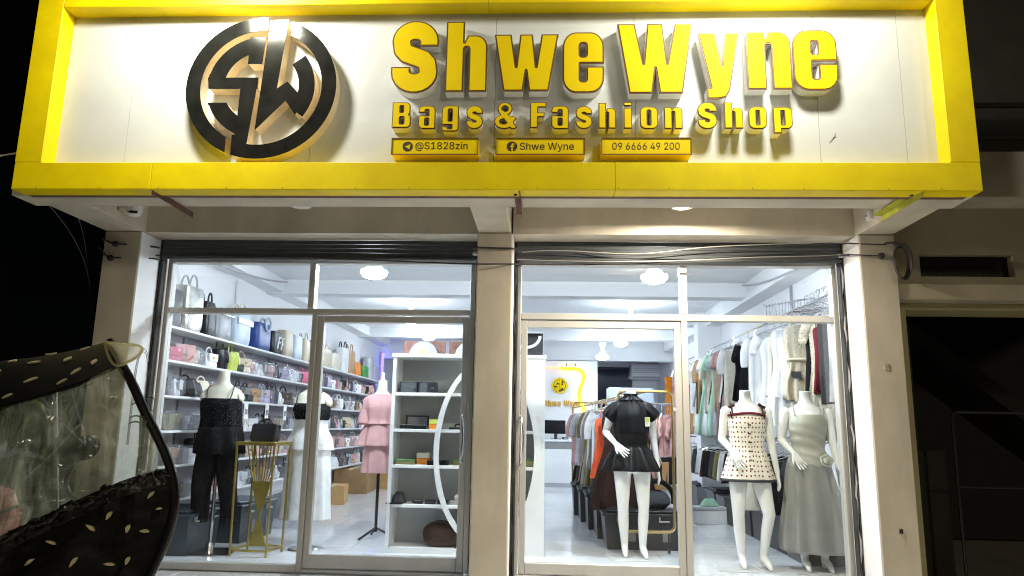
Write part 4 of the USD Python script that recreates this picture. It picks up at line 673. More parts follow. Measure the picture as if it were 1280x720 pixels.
cab('box', 'flat black box before the grey photo frame', 'box', cab_item(-1.23, CZ[1], .10), [('body', bx(-.13, .12, -.06, .06, 0, .03, .003), 'gloss_black'), ('lid_edge', bx(-.132, .122, -.062, .062, .03, .038, .002), 'dark_plastic')])
cab('box', 'small orange box with yellow lid on the second cabinet shelf', 'box', cab_item(-1.03, CZ[1], .10), [('body', bx(-.055, .055, -.05, .05, 0, .05, .003), 'leather_orange'), ('lid', bx(-.057, .057, -.052, .052, .05, .09, .003), 'cloth_lime')])
cab('tray', 'dark tray of sunglasses on the second cabinet shelf inside the arch', 'tray', cab_item(-.80, CZ[1], .12), [('tray', bx(-.10, .10, -.06, .06, 0, .022, .003), 'dark_plastic'), ('glasses', tube(spline([(-.05, -.02, .03), (-.02, -.03, .05), (.02, -.03, .04), (.06, -.02, .03)], 12), .008, 6), 'black')])
cab('box', 'low green box on the third shelf of the white cabinet', 'box', cab_item(-1.27, CZ[2], .12), [('body', bx(-.12, .06, -.06, .06, 0, .035, .003), 'leather_olive'), ('lid', bx(-.122, .062, -.062, .062, .035, .045, .002), 'leather_green')])
cab('box', 'small yellow box on the third shelf of the white cabinet', 'box', cab_item(-1.15, CZ[2], .16), [('body', bx(-.05, .07, -.05, .05, 0, .06, .003), 'leather_orange'), ('lid', bx(-.052, .072, -.052, .052, .06, .105, .003), 'leather_ivory')])
cab('box', 'flat black jewellery box on the third shelf of the white cabinet', 'box', cab_item(-1.0, CZ[2], .09), [('body', bx(-.09, .10, -.055, .055, 0, .045, .003), 'gloss_black'), ('clasp', bx(-.01, .01, -.058, -.055, .02, .03), 'steel')])
cab('box', 'low olive box on the third shelf inside the cabinet arch', 'box', cab_item(-.76, CZ[2], .14), [('body', bx(-.10, .08, -.05, .05, 0, .04, .003), 'leather_olive'), ('lid', bx(-.102, .082, -.052, .052, .04, .05, .002), 'leather_green')])
cab('cap', 'dark folded cap on the fourth shelf of the white cabinet', 'cap', cab_item(-1.35, CZ[3], .12), [('crown', body(.15, .14, .10, .6, lump=.04, seed=4), 'cloth_charcoal'), ('brim', bx(-.1, .05, -.12, -.06, 0, .012, .003), 'cloth_black')])
for i in range(4): cab('sunglasses', f'dark sunglasses case, {ORD[i]} from the folded cap on the fourth cabinet shelf', 'case', cab_item(-1.17+.115*i, CZ[3], .10), [('case', bx(-.05, .05, -.03, .03, 0, .035, .008), ('dark_plastic', 'cloth_charcoal', 'black', 'grey_laminate')[i]), ('edge', bx(-.051, .051, -.031, .031, .015, .018), 'steel')])
cab('carton', 'white flat box on the fourth shelf inside the cabinet arch', 'box', cab_item(-.73, CZ[3], .15), [('body', bx(-.10, .10, -.06, .06, 0, .075, .003), 'cloth_silver'), ('lid', bx(-.102, .102, -.062, .062, .055, .08, .003), 'white_laminate')])
cab('handbag', 'brown fuzzy handbag lying on the cabinet floor', 'handbag', cab_item(-.93, .05, .14), [('body', blob(.185, .11, .115, 8, .12, 4, .2), 'cloth_brown'), ('strap', tube(spline([(-.13, -.02, .17), (0, -.10, .23), (.15, -.05, .14)], 14), .012, 6), 'cloth_brown')])
cab('pouch', 'bright green pouch beside the brown fuzzy handbag', 'pouch', cab_item(-.73, .05, .08), [('body', body(.13, .10, .16, .9, lump=.02, seed=6), 'leather_lime'), ('zip', bx(-.004, .004, -.05, .05, .155, .165), 'leather_green')])
cab('box', 'dark green box in the right part of the cabinet arch', 'box', cab_item(-.15, CZ[2], .12), [('body', bx(-.08, .10, -.05, .05, 0, .06, .003), 'leather_olive'), ('lid', bx(-.082, .102, -.052, .052, .06, .07, .002), 'leather_green')])
cab('carton', 'small white box on the fourth shelf in the right part of the cabinet arch', 'box', cab_item(-.16, CZ[3], .12), [('body', bx(-.05, .06, -.05, .05, 0, .06, .003), 'white_laminate'), ('lid', bx(-.052, .062, -.052, .052, .045, .065, .002), 'cloth_maroon')])
def disc(x, label, m1, m2, w=.138):
    t = thing('boxed_hat', label, 'hat', (x, 1.06, H_+.036)); part(t, 'box_back', bx(-.205, .205, .10, .12, 0, .145, .003), 'rust'); part(t, 'brim', xz(Point(0, .0).buffer(w, 32).difference(Point(0, 0).buffer(.06, 24)).intersection(sbox(-1, 0, 1, 1)), .05, .09), m1); part(t, 'crown', xz(Point(0, 0).buffer(.059, 24).intersection(sbox(-1, 0, 1, 1)), .02, .088), m2)
disc(-1.19, 'dark half round hat in a brown box on the white cabinet', 'leather_grey', 'cloth_tan'); disc(-.74, 'pale floral half round hat in a brown box on the white cabinet', 'floral_disc', 'cloth_beige', .138)
t = thing('boxed_hat', 'dark hat with a white curved rim on the cabinet end right of the pier', 'hat', (-.17, 1.06, H_+.036)); part(t, 'box_back', bx(-.16, .14, .08, .10, 0, .23, .003), 'cloth_charcoal'); a = np.linspace(math.pi, 2*math.pi, 20); part(t, 'rim', tube(np.c_[.13*np.cos(a)-.02, np.full(20, .05), .20+.11*np.sin(a)], .014, 8), 'white_laminate'); part(t, 'brim_board', bx(-.2, .14, .03, .09, .232, .242), 'white_laminate')

# ------------------------------------------------------------------ garments on hangers
def cloth_loft(spec, seed, amp=.012, k=7, th=.018, n=36, m=18):
    rg = np.random.default_rng(seed); ph = rg.uniform(0, 6, 3); R = []; S = smooth_rings([(z, w, th, cx, 0, a_) for z, w, cx, a_ in spec], m)
    a = np.arange(n)*2*math.pi/n; top = S[0][0]; ln = top-S[-1][0]
    for z, w, d, cx, _, am in S:
        x = np.cos(a)*w; t = (top-z)/ln; f = amp*(.3+t)*am
        y = np.sin(a)*d*(1+.4*t)+f*np.sin(k*x/w*2.2+ph[0])+f*.6*np.sin(k*1.7*x/w+ph[1]+3*t)
        R.append(np.c_[x+cx, y, np.full(n, z)+.012*t*np.sin(5*x/w+ph[2])])
    return loft(R)
GK = {'shirt': [(-.13, .05, 0, .2), (-.15, .14, 0, .4), (-.19, .20, 0, .7), (-.35, .205, 0, 1), (-.55, .21, 0, 1.2), (-.72, .22, 0, 1.4)],
      'dress': [(-.13, .05, 0, .2), (-.15, .12, 0, .4), (-.2, .17, 0, .6), (-.42, .155, 0, .8), (-.6, .19, 0, 1.3), (-.95, .24, 0, 1.9)],
      'slip': [(-.24, .12, 0, .4), (-.28, .15, 0, .5), (-.45, .14, 0, .8), (-.7, .17, 0, 1.2), (-.85, .19, 0, 1.5)],
      'gown': [(-.13, .05, 0, .2), (-.16, .14, 0, .4), (-.3, .17, 0, .7), (-.5, .15, 0, .9), (-.8, .22, 0, 1.6), (-1.15, .27, 0, 2.2)],
      'trousers': [(-.17, .13, 0, .3), (-.2, .14, 0, .4), (-.6, .135, 0, .8), (-.95, .14, 0, 1)],
      'skirt': [(-.17, .13, 0, .4), (-.3, .16, 0, .9), (-.62, .2, 0, 1.6)], 'romper': [(-.13, .06, 0, .2), (-.16, .16, 0, .5), (-.3, .18, 0, .8), (-.46, .15, 0, .8), (-.5, .155, 0, .8), (-.60, .20, 0, 1.0), (-.74, .205, 0, 1.1)]}
def hanger_mesh(w=.2, r=.0035):
    a = np.linspace(-.4, math.pi*1.1, 12)
    return cat([tube(np.c_[.018*np.cos(a[::-1])-.0, np.zeros(12), .012+.018*np.sin(a[::-1])-.012], r, 5), tube([(.017, 0, -.008), (.006, 0, -.03), (0, 0, -.05), (0, 0, -.085)], r, 5), tube([(0, 0, -.085), (w, 0, -.15), (w*.98, 0, -.158), (-w*.98, 0, -.158), (-w, 0, -.15), (0, 0, -.085)], r, 5)])
HM = hanger_mesh()
GN = [0]
def garment(kind, col, label, loc, rz=0, scale=1.0, m=None, group=None, hang='chrome', zs=1.0):
    GN[0] += 1; sd = 100+GN[0]; t = thing('hanging_garment', label, 'garment', loc, rz, group); mt = m or 'cloth_'+col.replace(' ', '_')
    g = cloth_loft(GK[kind], sd); g.vertices *= [scale, 1, zs]; part(t, 'cloth', g, mt, smooth=True); part(t, 'hanger', HM, hang)
    if kind in ('shirt', 'dress') and sd % 3:
        for s in (-1, 1):
            sl = tube(spline([(s*.175*scale, 0, -.17), (s*.235*scale, .01, -.30), (s*.245*scale, -.01, -.47 if kind == 'shirt' else -.34)], 10), np.linspace(.055, .042, 10), 12); V = sl.vertices; V[:, 1] *= .45; V[:, 1] += .006*np.sin(V[:, 2]*60+sd); sl.vertices = V; part(t, 'sleeve', sl, mt, smooth=True)
    if kind == 'slip':
        for s in (-1, 1): part(t, 'strap', tube([(s*.10*scale, 0, -.12), (s*.11*scale, .005, -.25)], .005, 5), mt)
    return t
GNAME = {'shirt': 'blouse', 'dress': 'short dress', 'slip': 'slip dress', 'gown': 'long dress', 'trousers': 'trousers', 'skirt': 'skirt', 'romper': 'romper'}
# gold rack in the middle of the right shop
rk = thing('clothes_rack', 'gold tube clothes rack standing behind the black playsuit mannequin', 'clothes rack', (0, 0, 0))
a = np.linspace(0, math.pi/2, 8); xa, xb, zt, zb, r_ = .70, 1.22, 1.495, .19, .07
cor = lambda cx, cz, s: [(cx+r_*math.cos(b), 0, cz+r_*math.sin(b)) for b in np.linspace(s, s+math.pi/2, 8)]
for y in (1.26, 5.0):
    P = cor(xb-r_, zt-r_, 0)+cor(xa+r_, zt-r_, math.pi/2)+cor(xa+r_, zb+r_, math.pi)+cor(xb-r_, zb+r_, 1.5*math.pi); P.append(P[0]); dx = -.08*(y-1.26); part(rk, 'end_frame', tube(np.array(P)+[dx, y, 0], .014, 10), 'gold_metal')
    for x in (xa+.06+dx, xb-.06+dx): part(rk, 'caster', [tube([(x, y, .18), (x, y, .05)], .009, 6), trimesh.creation.cylinder(.026, .02, sections=14, transform=trimesh.transformations.translation_matrix((x, y, .027)) @ trimesh.transformations.rotation_matrix(math.pi/2, [0, 1, 0]))], 'dark_plastic')
part(rk, 'rail', tube([(.96, 1.26, 1.49), (.66, 5.0, 1.49)], .014, 8), 'gold_metal'); part(rk, 'rail', tube([(.72, 1.3, 1.42), (.42, 5.0, 1.42)], .010, 8), 'gold_metal')
part(rk, 'hook', tube(spline([(.80, 1.25, 1.49), (.78, 1.22, 1.42), (.83, 1.2, 1.40)], 10), .008, 6), 'gold_metal')
rack = [('gown', 'brown', 1.75, 1.3), ('slip', 'coral', 1.92, 1.45), ('shirt', 'ivory', 2.0, 1.0), ('gown', 'black', 2.1, 1.15), ('shirt', 'silver', 2.2, 1.15), ('gown', 'charcoal', 2.3, 1.12), ('slip', 'black', 2.42, 1.4), ('shirt', 'white', 2.5, 1.2), ('gown', 'navy', 2.62, 1.1), ('trousers', 'blue', 2.72, 1.7), ('shirt', 'rose', 2.82, 1.05), ('gown', 'black', 2.92, 1.12), ('shirt', 'white', 3.03, 1.2), ('dress', 'charcoal', 3.15, 1.2), ('gown', 'stone', 3.28, 1.1), ('shirt', 'grey', 3.4, 1.2), ('gown', 'olive', 3.52, 1.1), ('slip', 'black', 3.65, 1.45), ('shirt', 'ivory', 3.78, 1.2), ('dress', 'stone', 3.9, 1.2), ('gown', 'brown', 4.02, 1.1), ('shirt', 'olive', 4.15, 1.2), ('gown', 'tan', 4.28, 1.1), ('shirt', 'silver', 4.42, 1.25), ('gown', 'charcoal', 4.56, 1.1), ('shirt', 'beige', 4.7, 1.2), ('dress', 'black', 4.82, 1.2), ('shirt', 'pink', 4.95, 1.2)]
for i, (k, c, y, s) in enumerate(rack):
    garment(k, c, f'{c} {GNAME[k]}, {ORD[i]} from the front on the gold clothes rack', (.94-.085*(y-1.75)-.03*math.sin(i*1.7)-(.16 if c == 'coral' else .0 if y > 1.9 else .14), y, 1.475), random.uniform(-9, 9), s, group='clothes on the gold rack', zs=(1.2 if k in ('shirt', 'dress') else 1.0), hang='white_laminate' if i % 2 else 'gold_metal')
g = garment('skirt', 'rose', 'rose pink skirt hanging low under the brown dress on the gold rack', (.80, 1.95, .66), 0, 1.2, zs=.5)
# second rack with pink dresses behind it
rk2 = thing('clothes_rack', 'low chrome clothes rail with pink dresses right of the gold rack', 'clothes rack', (0, 0, 0))
part(rk2, 'rail', tube([(1.10, 2.0, 1.40), (1.56, 2.35, 1.40)], .012, 8), 'chrome')
for x, y in ((1.10, 2.0), (1.56, 2.35)): part(rk2, 'post', tube([(x, y, .03), (x, y, 1.40)], .012, 8), 'chrome'); part(rk2, 'foot', tube([(x, y-.2, .02), (x, y+.2, .02)], .014, 6), 'chrome')
for i, (x, y) in enumerate(((1.17, 2.05), (1.25, 2.11), (1.33, 2.17), (1.41, 2.23), (1.49, 2.29))):
    garment('dress', 'pink', f'pink party dress, {ORD[i]} from the left on the low chrome rail', (x, y, 1.39), 62+14*math.sin(i*2), .85, group='pink dresses on the low rail', zs=.78)
garment('skirt', 'black', 'black skirt hung below the pink dresses beside the gold rack', (1.30, 1.98, .95), 20, .8, zs=.6)
bin_((.945, 1.66, 0), .74, .50, .36, 'dark_plastic', 'black storage bin under the gold clothes rack', 0)
for i in range(4): bin_((.71-.055*i, 2.35+.66*i, 0), .60, .34, .42, 'dark_plastic', f'black storage bin in the row under the gold rack, {ORD[i]} behind the front bin', 90, False)
cc = thing('tote_bag', 'black bag with a thick handle lying on the black storage bin', 'tote bag', (1.08, 1.68, .36)); part(cc, 'body', blob(.17, .12, .09, 12, .15, 5, .2), 'cloth_charcoal', smooth=True); part(cc, 'handle', tube(spline([(-.12, -.06, .1), (-.02, -.08, .26), (.12, -.05, .24), (.2, 0, .05)], 20), .024, 8), 'cloth_black')
bb = thing('paper_bag', 'brown paper bag hanging behind the gold rack', 'paper bag', (1.16, 2.0, .52)); part(bb, 'body', loft([np.array([[-a_, -.07, z], [a_, -.07, z], [a_, .07, z], [-a_, .07, z]]) for z, a_ in ((0, .12), (.28, .125))]), 'cardboard_dark'); part(bb, 'handle', tube(spline([(-.05, -.07, .27), (0, -.08, .36), (.05, -.07, .27)], 10), .005, 5), 'cloth_beige')
# ------------------------------------------------------------------ right wall rails
rw = thing('wall_rail', 'two tier chrome clothes rail along the right wall', 'clothes rail', (0, 0, 0))
part(rw, 'upper_rail', tube([(2.42, .35, 2.30), (2.42, 7.0, 2.30)], .011, 8), 'chrome'); part(rw, 'lower_rail', tube([(2.41, 1.2, 1.02), (2.41, 7.0, 1.02)], .011, 8), 'chrome')
for y in (.8, 2.6, 4.4, 6.1): part(rw, 'bracket', [tube([(2.638, y, 2.36), (2.42, y, 2.30)], .009, 6), tube([(2.638, y, 1.08), (2.41, y, 1.02)], .009, 6)], 'chrome'); part(rw, 'upright', bx(2.622, 2.638, y-.012, y+.012, .9, 2.4), 'white_laminate')
part(rw, 'grid_shelf', [tube([(2.40+.06*k, 2.0, 1.08), (2.40+.06*k, 6.2, 1.08)], .004, 4) for k in range(4)]+[tube([(2.36, y, 1.08), (2.63, y, 1.08)], .004, 4) for y in np.arange(2.0, 6.3, .2)], 'chrome')
part(rw, 'face_out_arm', [tube([(2.63, 1.25, 2.43), (2.20, 1.45, 2.37), (2.19, 1.45, 2.40)], .009, 6)], 'chrome')
hs = None
for i in range(16):
    lab = f'empty chrome hanger, {ORD[i]} from the wall on the slanted high arm'
    p_ = (2.62-.027*i, 1.25+.0125*i, 2.425-.0037*i)
    if hs is None: hs = thing('clothes_hanger', lab, 'hanger', p_, 66, 'empty hangers on the high rail'); part(hs, 'hanger', hanger_mesh(.19, .0045), 'chrome')
    else: copy_of(hs, lab, p_, 66+random.uniform(-6, 6))
for i in range(10):
    copy_of(hs, f'empty hanger, {ORD[i]} from the glass above the upper wall rail', (2.42+.02*random.random(), .45+.05*i, 2.37), 6+random.uniform(-8, 8), 'empty hangers above the upper wall rail')
upper = [('trousers', 'silver', .34, .9, None), ('trousers', 'charcoal', .50, 1.0, None), ('slip', 'maroon', .62, .8, None), ('dress', 'brown', .70, .8, 'speckled_cloth'), ('slip', 'black', .80, .85, None), ('romper', 'ivory', 1.02, .98, 'speckled_cloth'), ('gown', 'white', 1.55, .8, None), ('dress', 'white', 1.85, .95, None), ('shirt', 'white', 2.15, 1.0, None), ('slip', 'black', 2.6, 1.1, None), ('slip', 'black', 2.9, 1.05, None), ('shirt', 'ivory', 3.2, .95, None), ('dress', 'pink', 3.5, .9, None), ('dress', 'pink', 3.75, .85, None), ('dress', 'mint', 4.15, 1.0, None), ('dress', 'mint', 4.6, 1.1, None), ('shirt', 'tan', 4.9, .9, None), ('gown', 'ivory', 5.15, .85, None), ('slip', 'black', 5.35, .9, None), ('dress', 'tan', 5.6, .95, None), ('shirt', 'tan', 5.8, 1.0, None), ('shirt', 'white', 6.0, 1.05, None), ('dress', 'silver', 6.2, 1.0, None), ('shirt', 'pink', 6.35, 1.0, None), ('dress', 'brown', 6.5, .9, None), ('shirt', 'white', 6.7, 1.05, None), ('shirt', 'pink', 6.9, 1.1, None)]
fill = ['white', 'black', 'white', 'beige', 'silver', 'brown', 'ivory', 'white', 'tan', 'charcoal', 'white', 'grey', 'white', 'rose', 'white', 'navy', 'silver', 'white', 'pink', 'brown', 'white']
upper += [(('shirt', 'dress', 'slip')[i % 3], c, 3.35+.175*i, .95, None) for i, c in enumerate(fill)]+[('slip', 'white', 1.4, .85, None), ('slip', 'ivory', 1.7, .8, None), ('dress', 'black', 2.75, .8, None)]; upper.sort(key=lambda r: r[2])
for i, (k, c, y, s, m_) in enumerate(upper):
    t = garment(k, c, f'{"speckled " if m_ else ""}{c} {GNAME[k]}, {ORD[i]} from the glass on the upper wall rail', (2.425-.008*(i % 3)+(.06 if i < 5 else 0), y, 2.285), (-62+6*i if i < 5 else -8 if k == 'romper' else random.uniform(-30, 6)), s*(1.05 if i > 5 else 1), m_, 'clothes on the upper wall rail', zs=1.28 if k in ('dress', 'shirt') else .95 if k != 'romper' else 1.18)
    if k == 'romper':
        for sx in (-.085, .06): part(t, 'pocket_flap', [xz(Polygon([(sx-.045, -.60), (sx+.045, -.60), (sx+.045, -.65), (sx, -.67), (sx-.045, -.65)]), -.062, -.056)], 'cloth_charcoal')
        part(t, 'belt', tube(spline([(-.17, -.01, -.49), (-.1, -.04, -.485), (.1, -.04, -.49), (.17, -.01, -.485)], 16), .012, 6), 'cloth_ivory')
lower = [('skirt', 'charcoal', 1.3), ('skirt', 'black', 1.45), ('trousers', 'black', 1.6), ('skirt', 'grey', 1.8), ('skirt', 'charcoal', 2.0), ('trousers', 'black', 2.2), ('skirt', 'lilac', 2.42), ('skirt', 'charcoal', 2.62), ('trousers', 'grey', 2.8), ('skirt', 'black', 3.0), ('skirt', 'white', 3.2), ('skirt', 'olive', 3.4), ('skirt', 'charcoal', 3.6), ('skirt', 'black', 3.8), ('skirt', 'brown', 4.0), ('skirt', 'white', 4.25), ('skirt', 'charcoal', 4.5), ('skirt', 'silver', 4.75), ('skirt', 'black', 5.0), ('skirt', 'white', 5.3)]
for i, (k, c, y) in enumerate(lower):
    garment(k, c, f'{c} {GNAME[k]}, {ORD[i]} from the glass on the lower wall rail', (2.40, 1.2+1.32*(y-1.2), 1.01), random.uniform(-24, 4), 1.0, group='clothes on the lower wall rail', zs=.72 if k == 'trousers' else .85)
for i in range(10): bin_((2.42, 1.05+.56*i, 0), .53, .36, .36, 'dark_plastic' if i % 3 != 1 else 'shutter', f'dark storage bin on the floor along the right wall, {ORD[i]} from the glass', 90+2*math.sin(i*2), False, i % 2 == 0)
sbx = thing('shoe_box', 'white shoe box on the floor before the dark bins along the right wall', 'shoe box', (2.02, 3.6, 0), 12); part(sbx, 'box', bx(-.2, .2, -.13, .13, 0, .16, .004), 'white_laminate'); part(sbx, 'lid', bx(-.205, .205, -.135, .135, .165, .20, .004), 'cloth_silver'); part(sbx, 'shoe', body(.1, .26, .09, .6, lump=.03, seed=14).apply_transform(trimesh.transformations.translation_matrix((.03, 0, .20))), 'cloth_mint', smooth=True)
yb = thing('cloth_bag', 'pale yellow cloth bag hanging behind the dotted dress mannequin', 'bag', (1.93, 1.35, .40)); part(yb, 'body', garment_loft([(0, .10, .04, .01, 0, .06), (.08, .085, .05, 0, 0, .08), (.25, .05, .03, 0, 0, .08), (.34, .015, .012, 0, 0, .02)], 14, 5, 30), 'cloth_ivory', smooth=True); part(yb, 'cord', tube([(0, 0, .34), (.02, 0, .6)], .004, 5), 'cloth_lime')
sock = thing('wall_socket', 'white socket plate on the right wall beside the pale dress', 'socket', (2.638, .9, 1.62)); part(sock, 'plate', bx(-.012, 0, -.06, .06, -.08, .08, .004), 'white_laminate'); part(sock, 'switch', bx(-.018, -.012, -.02, .02, -.04, .04, .003), 'grey_laminate')
# ------------------------------------------------------------------ rear of the right shop
YW = 9.0
lw = thing('logo_wall', 'white rear partition with gold emblem and gold shop name letters', 'partition')
part(lw, 'wall_board', bx(-.9, 1.05, YW, YW+.12, 0, 2.46), 'inner_paint')
eb = affinity.affine_transform(emblem, [.31, 0, 0, .31, .281+1.892*.31, 1.955-3.314*.31]); part(lw, 'emblem', xz(eb, YW-.03, YW-.001), 'yellow_letter'); part(lw, 'emblem_disc', xz(Point(.281, 1.955).buffer(.158, 32), YW-.012, YW-.0005), 'rust')
x_ = -.035
for ch, w in zip('Shwe Wyne', (.07, .068, .10, .068, .035, .115, .07, .07, .07)):
    if ch != ' ':
        zt_ = {'S': .115, 'h': .115, 'W': .115}.get(ch, .092); part(lw, 'letter', xz(fit(ch, x_, x_+w, 1.545-(.018 if ch == 'y' else 0), 1.545+zt_), YW-.03, YW-.001), 'brass_letter')
    x_ += w+.012
for i, x in enumerate((.42, .60)): part(lw, 'hook', tube([(x, YW-.03, 2.40), (x, YW-.04, 2.36)], .012, 6), 'dark_plastic')
ne = thing('neon_tube', 'glowing yellow neon line curving down beside the gold emblem', 'neon light', (0, YW-.05, 0))
part(ne, 'tube', tube(spline([(.30, 0, 2.31), (.55, 0, 2.30), (.70, 0, 2.27), (.77, 0, 2.17), (.745, 0, 2.02), (.68, 0, 1.83), (.70, 0, 1.66), (.77, 0, 1.50), (.79, 0, 1.36)], 50), .030, 8), 'neon_yellow'); part(ne, 'pale_tube', tube([(-.5, 0, 2.315), (.30, 0, 2.31)], .016, 8), 'neon_pink')
ct = thing('counter', 'white cash counter in front of the rear partition', 'counter', (0, 8.2, 0)); part(ct, 'front_panel', bx(-.9, .62, 0, .04, 0, .72, .004), 'white_laminate'); part(ct, 'counter_top', bx(-.92, .65, -.03, .5, .86, .90, .004), 'white_laminate'); part(ct, 'upper_band', bx(-.9, .62, .06, .10, .72, .86), 'grey_laminate'); part(ct, 'kick_board', bx(-.88, .60, -.004, -.001, .02, .10), 'shelf_back')
mo = thing('monitor', 'black computer monitor on the white cash counter', 'monitor', (.20, 8.40, .90)); part(mo, 'screen', bx(-.21, .19, -.02, .02, .10, .36, .006), 'screen_black'); part(mo, 'stand', [bx(-.03, .03, 0, .03, .01, .12), bx(-.10, .10, -.05, .09, 0, .012)], 'dark_plastic'); part(mo, 'bezel', bx(-.212, .192, -.026, -.0205, .10, .115), 'dark_plastic')
cr = thing('card_reader', 'small dark card reader beside the monitor', 'card reader', (.38, 8.32, .90), 10); part(cr, 'case', bx(-.05, .05, -.07, .07, 0, .045, .006), 'dark_plastic'); part(cr, 'screen', bx(-.035, .035, -.075, -.07, .01, .035), 'grey_laminate')
wn = thing('back_window', 'dark night window in the back wall behind the clothes rack', 'window', (0, 11.58, 0))
part(wn, 'frame', [bx(1.12, 2.05, -.03, .02, 2.50, 2.55), bx(1.12, 1.17, -.03, .02, 1.0, 2.5), bx(2.0, 2.05, -.03, .02, 1.0, 2.5), bx(1.12, 2.05, -.03, .02, .95, 1.0), bx(1.17, 2.0, -.03, .02, 1.72, 1.75)], 'shutter'); part(wn, 'pane', bx(1.17, 2.0, -.005, .0, 1.75, 2.5), 'night_pane'); part(wn, 'pane', bx(1.17, 2.0, -.005, .0, 1.0, 1.72), 'night_pane')
ac = thing('air_conditioner', 'white air conditioner unit high on the back wall', 'air conditioner', (2.32, 11.4, 2.25)); part(ac, 'case', bx(-.33, .36, -.18, .18, 0, .36, .02), 'white_laminate'); part(ac, 'outlet', bx(-.30, .33, -.187, -.182, .02, .07), 'shelf_back')
for k in range(3): part(ac, 'grille_bar', bx(-.30, .33, -.186, -.181, .15+.05*k, .158+.05*k), 'grey_laminate')
bxs = thing('stacked_board', 'pale blue folded carton stack behind the gold rack', 'carton stack', (1.55, 7.6, 0)); part(bxs, 'lower_carton', bx(-.45, .45, 0, .5, 0, 1.1, .006), 'white_laminate'); part(bxs, 'upper_carton', bx(-.40, .42, .02, .48, 1.105, 1.86, .006), 'leather_pale_blue'); part(bxs, 'handle_slot', [bx(-.25+.3*k, -.17+.3*k, .0, .019, 1.4, 1.55) for k in range(2)], 'dark_plastic')
yp = thing('banner', 'narrow yellow vertical banner near the far right rail', 'banner', (2.08, 6.6, .9)); part(yp, 'cloth', bx(-.06, .06, 0, .012, 0, 1.1), 'cloth_orange'); part(yp, 'pole', tube([(.0, .02, -.9), (0, .02, 1.12)], .012, 6), 'chrome')

# ------------------------------------------------------------------ scooter with rain canopy, plant, paper at the left
sc = thing('scooter', 'parked scooter under a black rain canopy printed with yellow leaves', 'scooter')
CY = -3.6
def bulge(x, z): return CY+.10+.55*(x+1.72)**2*(1 if True else 0)*.9-.05*math.cos((z-.95)*3.0)
def sheet(poly, res=.03, wr=.0, seed=1, off=0.0, front=True):
    x0, z0, x1, z1 = poly.bounds; m = trimesh.creation.extrude_polygon(poly, .001, engine='earcut')
    v2, f2 = trimesh.creation.triangulate_polygon(poly, engine='earcut'); m = trimesh.Trimesh(np.c_[v2, np.zeros(len(v2))], f2, process=False)
    vv, ff = trimesh.remesh.subdivide_to_size(m.vertices, m.faces, res); m = trimesh.Trimesh(vv, ff, process=True)
    X_, Z_ = m.vertices[:, 0].copy(), m.vertices[:, 1].copy(); Y_ = np.array([bulge(a, b) for a, b in zip(X_, Z_)])
    if wr: Y_ += wr*(meshkit.fbm(np.c_[X_*7+Z_*4, Z_*9-X_*5, np.zeros_like(X_)], 3, seed)-.5)
    m.vertices = np.c_[X_, Y_+off, Z_]
    if m.face_normals[:, 1].mean() > 0: m.invert()
    return m
edge = spline([(-2.6, .93), (-2.2, 1.06), (-1.90, 1.152), (-1.76, 1.192), (-1.607, 1.240), (-1.50, 1.290), (-1.437, 1.330)], 40)
bead = spline([(-1.495, 1.41), (-1.47, 1.375), (-1.437, 1.325), (-1.395, 1.262), (-1.348, 1.175), (-1.300, 1.09), (-1.258, 1.0), (-1.237, .92), (-1.235, .84), (-1.255, .74), (-1.30, .62), (-1.38, .48), (-1.5, .34)], 50)
hem = spline([(-2.6, .36), (-2.2, .56), (-1.90, .69), (-1.70, .780), (-1.55, .856), (-1.43, .916), (-1.34, .955), (-1.245, .982)], 40)
scr = Polygon(list(map(tuple, edge))+[tuple(p) for p in bead if .985 < p[1] < 1.325]+[tuple(p) for p in hem[::-1]]).buffer(0)
part(sc, 'windscreen', sheet(scr, .03, .11, 3), 'vinyl')
skirt = Polygon([tuple(p) for p in hem]+[tuple(p) for p in bead if p[1] < .98]+[(-1.9, .30), (-2.6, .30)]).buffer(0)
part(sc, 'skirt', sheet(skirt, .04, .05, 5), 'canopy_black')
part(sc, 'screen_hem', sheet(Polygon([tuple(p+[0, .012]) for p in hem]+[tuple(p-[0, .045]) for p in hem[::-1]]).buffer(0), .03, .03, 7, -.006), 'wrinkled_black')
part(sc, 'edge_bead', tube(np.array([(x, bulge(x, z)-.006, z) for x, z in bead]), .0155, 10), 'gloss_black')
part(sc, 'edge_piping', tube(np.array([(x, bulge(x, z)-.012, z) for x, z in edge]), .006, 8), 'canopy_black')
def roof_pt(u, v):                                 # u along the front edge, v from the edge back over the top
    x, z = edge[int(round(u*39))]; t = v; h = .115+.17*(1-u)
    return np.array([x-(.30+.10*u)*t-.05*u*math.sin(min(1, t*2)*math.pi/2), bulge(x, z)-.01+.62*t, z+h*math.sin(min(1, t*1.6)*math.pi/2)-.12*max(0, t-.6)])
NU, NV = 40, 16
V = np.array([roof_pt(i/(NU-1), j/(NV-1)) for i in range(NU) for j in range(NV)]); F = []
for i in range(NU-1):
    for j in range(NV-1): a_ = i*NV+j; F += [(a_, a_+NV, a_+NV+1), (a_, a_+NV+1, a_+1)]
V[:, 2] += .012*(meshkit.fbm(V*[5, 5, 5], 3, 4)-.5); part(sc, 'roof', trimesh.Trimesh(V, F), 'canopy_black', smooth=True)
def lens_leaf(L, w, n=9):
    t = np.linspace(0, 1, n); hw = w*np.sin(math.pi*t)**.8*(.6+.6*t); return t*L-L/2, hw
